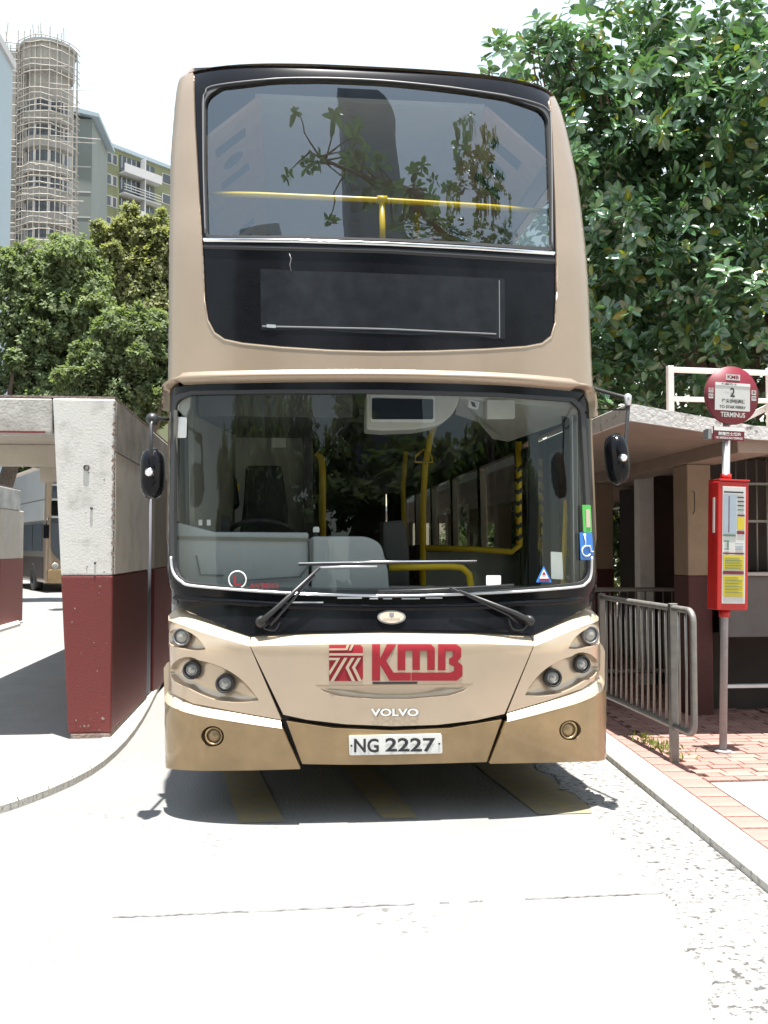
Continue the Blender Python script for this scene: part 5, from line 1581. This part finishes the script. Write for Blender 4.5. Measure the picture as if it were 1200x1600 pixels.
so = sc.build('scaffolding', M['bamboo'], tb); so['kind'] = 'stuff'

# plain grey-green slab between
yb = 118
gb = bldg('windowless grey-green slab with overhanging roof right of the tower', (-26, yb, 0))
zr = atY(140, 186, yb).z
x0, x1 = atY(96, 300, yb).x, atY(143, 300, yb).x
MB().box(x0, x1, yb, yb + 10, 0, zr).build('wall', M['bld_greygreen'], gb)
MB().hexa([(x0 - 1, yb - .7, zr + 1.0), (x1 + .9, yb - .7, zr + .003), (x1 + .9, yb + 10, zr + .003), (x0 - 1, yb + 10, zr + 1.0)], [(x0 - 1, yb - .7, zr + 1.7), (x1 + .9, yb - .7, zr + .45), (x1 + .9, yb + 10, zr + .45), (x0 - 1, yb + 10, zr + 1.7)]).build('roof', M['bld_pale'], gb)
for i in range(8): MB().box(x0 + .01, x1 - .1, yb - .04, yb - .003, zr - 6 - 3.1 * i, zr - 5.85 - 3.1 * i).build('string_course', M['bld_white'], gb)

# green block with white balconies, facade turned away to the right
A = atY(141, 218, 130.0); Bq = atY(290, 272, 141.5)
vb = bldg('green rendered block with long white balconies behind the trees', (A.x, A.y, 0))
u = Vector((Bq.x - A.x, Bq.y - A.y, 0)); L = u.length; u.normalize()
nv = Vector((u.y, -u.x, 0))
ztop = A.z
TT = Matrix.Translation(Vector((A.x, A.y, 0))) @ Matrix(((u.x, -nv.x, 0, 0), (u.y, -nv.y, 0, 0), (0, 0, 1, 0), (0, 0, 0, 1)))
def VB(n, m, s0, s1, n0, n1, z0, z1, par=vb): return MB().box(s0, s1, -n1, -n0, z0, z1, TT).build(n, M[m], par)
s_px = lambda px: (px - 141) / 149 * L
e1, e2, e3 = s_px(182), s_px(238), s_px(255)
VB('wall', 'bld_green', 0, L, -12, 0, 0, ztop)
VB('end_wall', 'bld_green', -.6, -.003, -11.9, -.1, 0, ztop - .3)
VB('roof', 'bld_pale', -.3, L, -12, .35, ztop + .003, ztop + .5)
for q in (s_px(165), s_px(200), s_px(230)): VB('roof_tank', 'bld_white', q, q + 1.2, -4, -2.5, ztop + .503, ztop + 1.3)
fh = 2.95
for k in range(10):
    z = ztop - .2 - fh * (k + 1)
    for a_ in range(3):
        s0 = s_px(156) + a_ * (e1 - s_px(156)) / 3.1
        fw = VB('window', 'bld_white', s0, s0 + (e1 - s_px(156)) / 3.5, .003, .12, z + .85, z + 2.3)
        VB('pane', 'win_dark', s0 + .12, s0 + (e1 - s_px(156)) / 3.5 - .12, .121, .16, z + .95, z + 2.2, fw)
    VB('balcony_recess', 'win_dark', e1 + .2, e2, .003, .06, z + .1, z + 2.6)
    bl = VB('balcony', 'bld_white', e1 + .1, e2 + .3, .062, 1.3, z - .12, z + .06)
    if k in (0, 2, 3, 5, 6, 8): VB('parapet', 'bld_white', e1 + .1, (e2 + .3) if k in (0, 5) else e1 + (e2 - e1) * .6, 1.301, 1.4, z - .1, z + 1.1, bl)
    else:
        for q in (.35, .75, 1.1): VB('balcony_rail', 'bld_white', e1 + .1, e2 + .3, 1.301, 1.36, z + q, z + q + .09, bl)
    VB('pier', 'bld_white', e1 + (e2 - e1) * .58, e1 + (e2 - e1) * .61, .3, 1.29, z + .061, z + fh - .13, bl)
    for a_ in range(7):
        q = e1 + .5 + a_ * (e2 - e1 - .6) / 7
        VB('window_bar', 'bld_white', q, q + .10, .061, .11, z + .9, z + 2.5, bl)
    fw = VB('window', 'bld_white', e3 - .5, e3 + 1.6, .003, .12, z + .85, z + 2.3)
    VB('pane', 'win_dark', e3 - .38, e3 + 1.48, .121, .16, z + .95, z + 2.2, fw)

# blocks behind the viewer, seen only in the bus's glass
G3 = 'tower blocks behind the viewer'
for (x0, x1, y0, h, lab, m) in ((5.0, 12.5, -70, 125, 'slim blue-grey tower block behind the viewer', 'tower_blue'), (-34, -13, -62, 64, 'broad pale tower block behind the viewer', 'bld_pale')):
    t = bldg(lab, (x0, y0, 0), 'tower', G3)
    MB().box(x0, x1, y0 - 14, y0, 0, h).build('wall', M[m], t)
    sh_ = MB().box(0, 1.3, 0, .06, 0, 1.3).mesh('window', M['win_dark'])
    for k in range(6, int(h / 3) - 1):
        x = x0 + .8
        while x < x1 - 2:
            if not (x - x0 > 2.6 and m == 'tower_blue' and x < x1 - 3.5): linkmesh('window', sh_, t, Vector((x, y0 + .002, k * 3.0)) - t.location)
            x += 2.6

# ------------------------------------------------------------------ second bus far behind on the left
b2 = empty('double_decker_bus', (0, 0, 0), 'distant gold double decker bus with glare painted white along its side beyond the left shelter', 'bus', 'double decker buses')
def B2(n, m, x0, x1, y0, y1, z0, z1, par=None, bev=0): return MB().box(x0, x1, y0, y1, z0, z1).build(n, M[m], par or b2, bev)
def front_poly(n, m, pts, y, d, par=None, bev=0): return MB().prism([(x, y, z) for x, z in fil(pts, 5)], (0, d, 0)).build(n, M[m], par or b2, bev)
front_poly('body', 'gold', [(-1.25, .3, .1), (1.25, .3, .1), (1.25, 4.1, .25), (1.1, 4.3, .2), (-1.1, 4.3, .2), (-1.25, 4.1, .25)], .0, 8.6, None, .05)
front_poly('upper_windscreen', 'win_dark', [(-1.08, 3.05, .08), (1.08, 3.05, .08), (1.02, 4.15, .2), (-1.02, 4.15, .2)], -.03, .028)
front_poly('destination_panel', 'black_gloss', [(-1.08, 2.50, .05), (1.08, 2.50, .05), (1.08, 2.98, .05), (-1.08, 2.98, .05)], -.03, .028)
front_poly('windscreen', 'win_dark', [(-.8, 1.02, .3), (.8, 1.02, .3), (1.08, 1.35, .3), (1.10, 2.42, .06), (-1.10, 2.42, .06), (-1.08, 1.35, .3)], -.03, .028)
for z in (3.02, 2.45, 3.5): B2('trim_bar', 'alu', -1.08, 1.08, -.045, -.031, z - .03, z + .03)
front_poly('bumper', 'gold_dark', [(-1.2, .3, .1), (1.2, .3, .1), (1.2, .75, .15), (-1.2, .75, .15)], -.08, .078, None, .02)
for x in (-.95, .95):
    MB().lathe((x, -.05, .86), (0, -1, 0), [(-.02, .11), (.02, .11), (.03, .08), (.03, 0)], 14).build('headlight', M['lens'], b2)
    MB().box(x * 1.36 - .09, x * 1.36 + .09, -.35, -.27, 1.75, 2.2).build('wing_mirror', M['black_gloss'], b2, .03)
    MB().tube([(x * 1.36, -.31, 2.2), (x * 1.3, -.2, 2.4), (x * 1.2, .02, 2.42)], .025, 6).build('mirror_arm', M['black_matt'], b2)
for sg in (-1, 1):
    e = 1.251
    def SD(n, m, y0, y1, z0, z1, d=.02):
        return MB().box(min(sg * e, sg * (e + d)), max(sg * e, sg * (e + d)), y0, y1, z0, z1).build(n, M[m], b2)
    SD('upper_glare', 'bld_white', .25, 8.3, 3.05, 4.05)  # sky reflected in the upper glass, painted as a white sheet
    SD('side_glare', 'bld_white', .25, 8.3, 2.35, 3.0, .03)  # glare on the gold side, put in as a white band
    for i in range(5): SD('side_window', 'win_dark', .5 + i * 1.6, 1.95 + i * 1.6, 1.35, 2.25)
    SD('skirt', 'brown_door', .3, 8.3, .45, 1.15)
    for y in (1.9, 6.6):
        MB().lathe((sg * 1.20, y, .48), (sg, 0, 0), [(-.2, .2), (-.2, .48), (.06, .48), (.09, .42), (.09, .26), (.05, .24), (.05, 0)], 24).build('wheel', M['rubber'], b2)
front_poly('roof_light', 'gold', [(-.4, 4.31, .05), (.4, 4.31, .05), (.35, 4.40, .04), (-.35, 4.40, .04)], 2, 1)
b2.rotation_euler = (0, 0, R_(25))
cA = atY(70, 925, 32.0)
b2.location = (cA.x + 1.25 * math.cos(R_(25)), 32.0 + 1.25 * math.sin(R_(25)), 0)
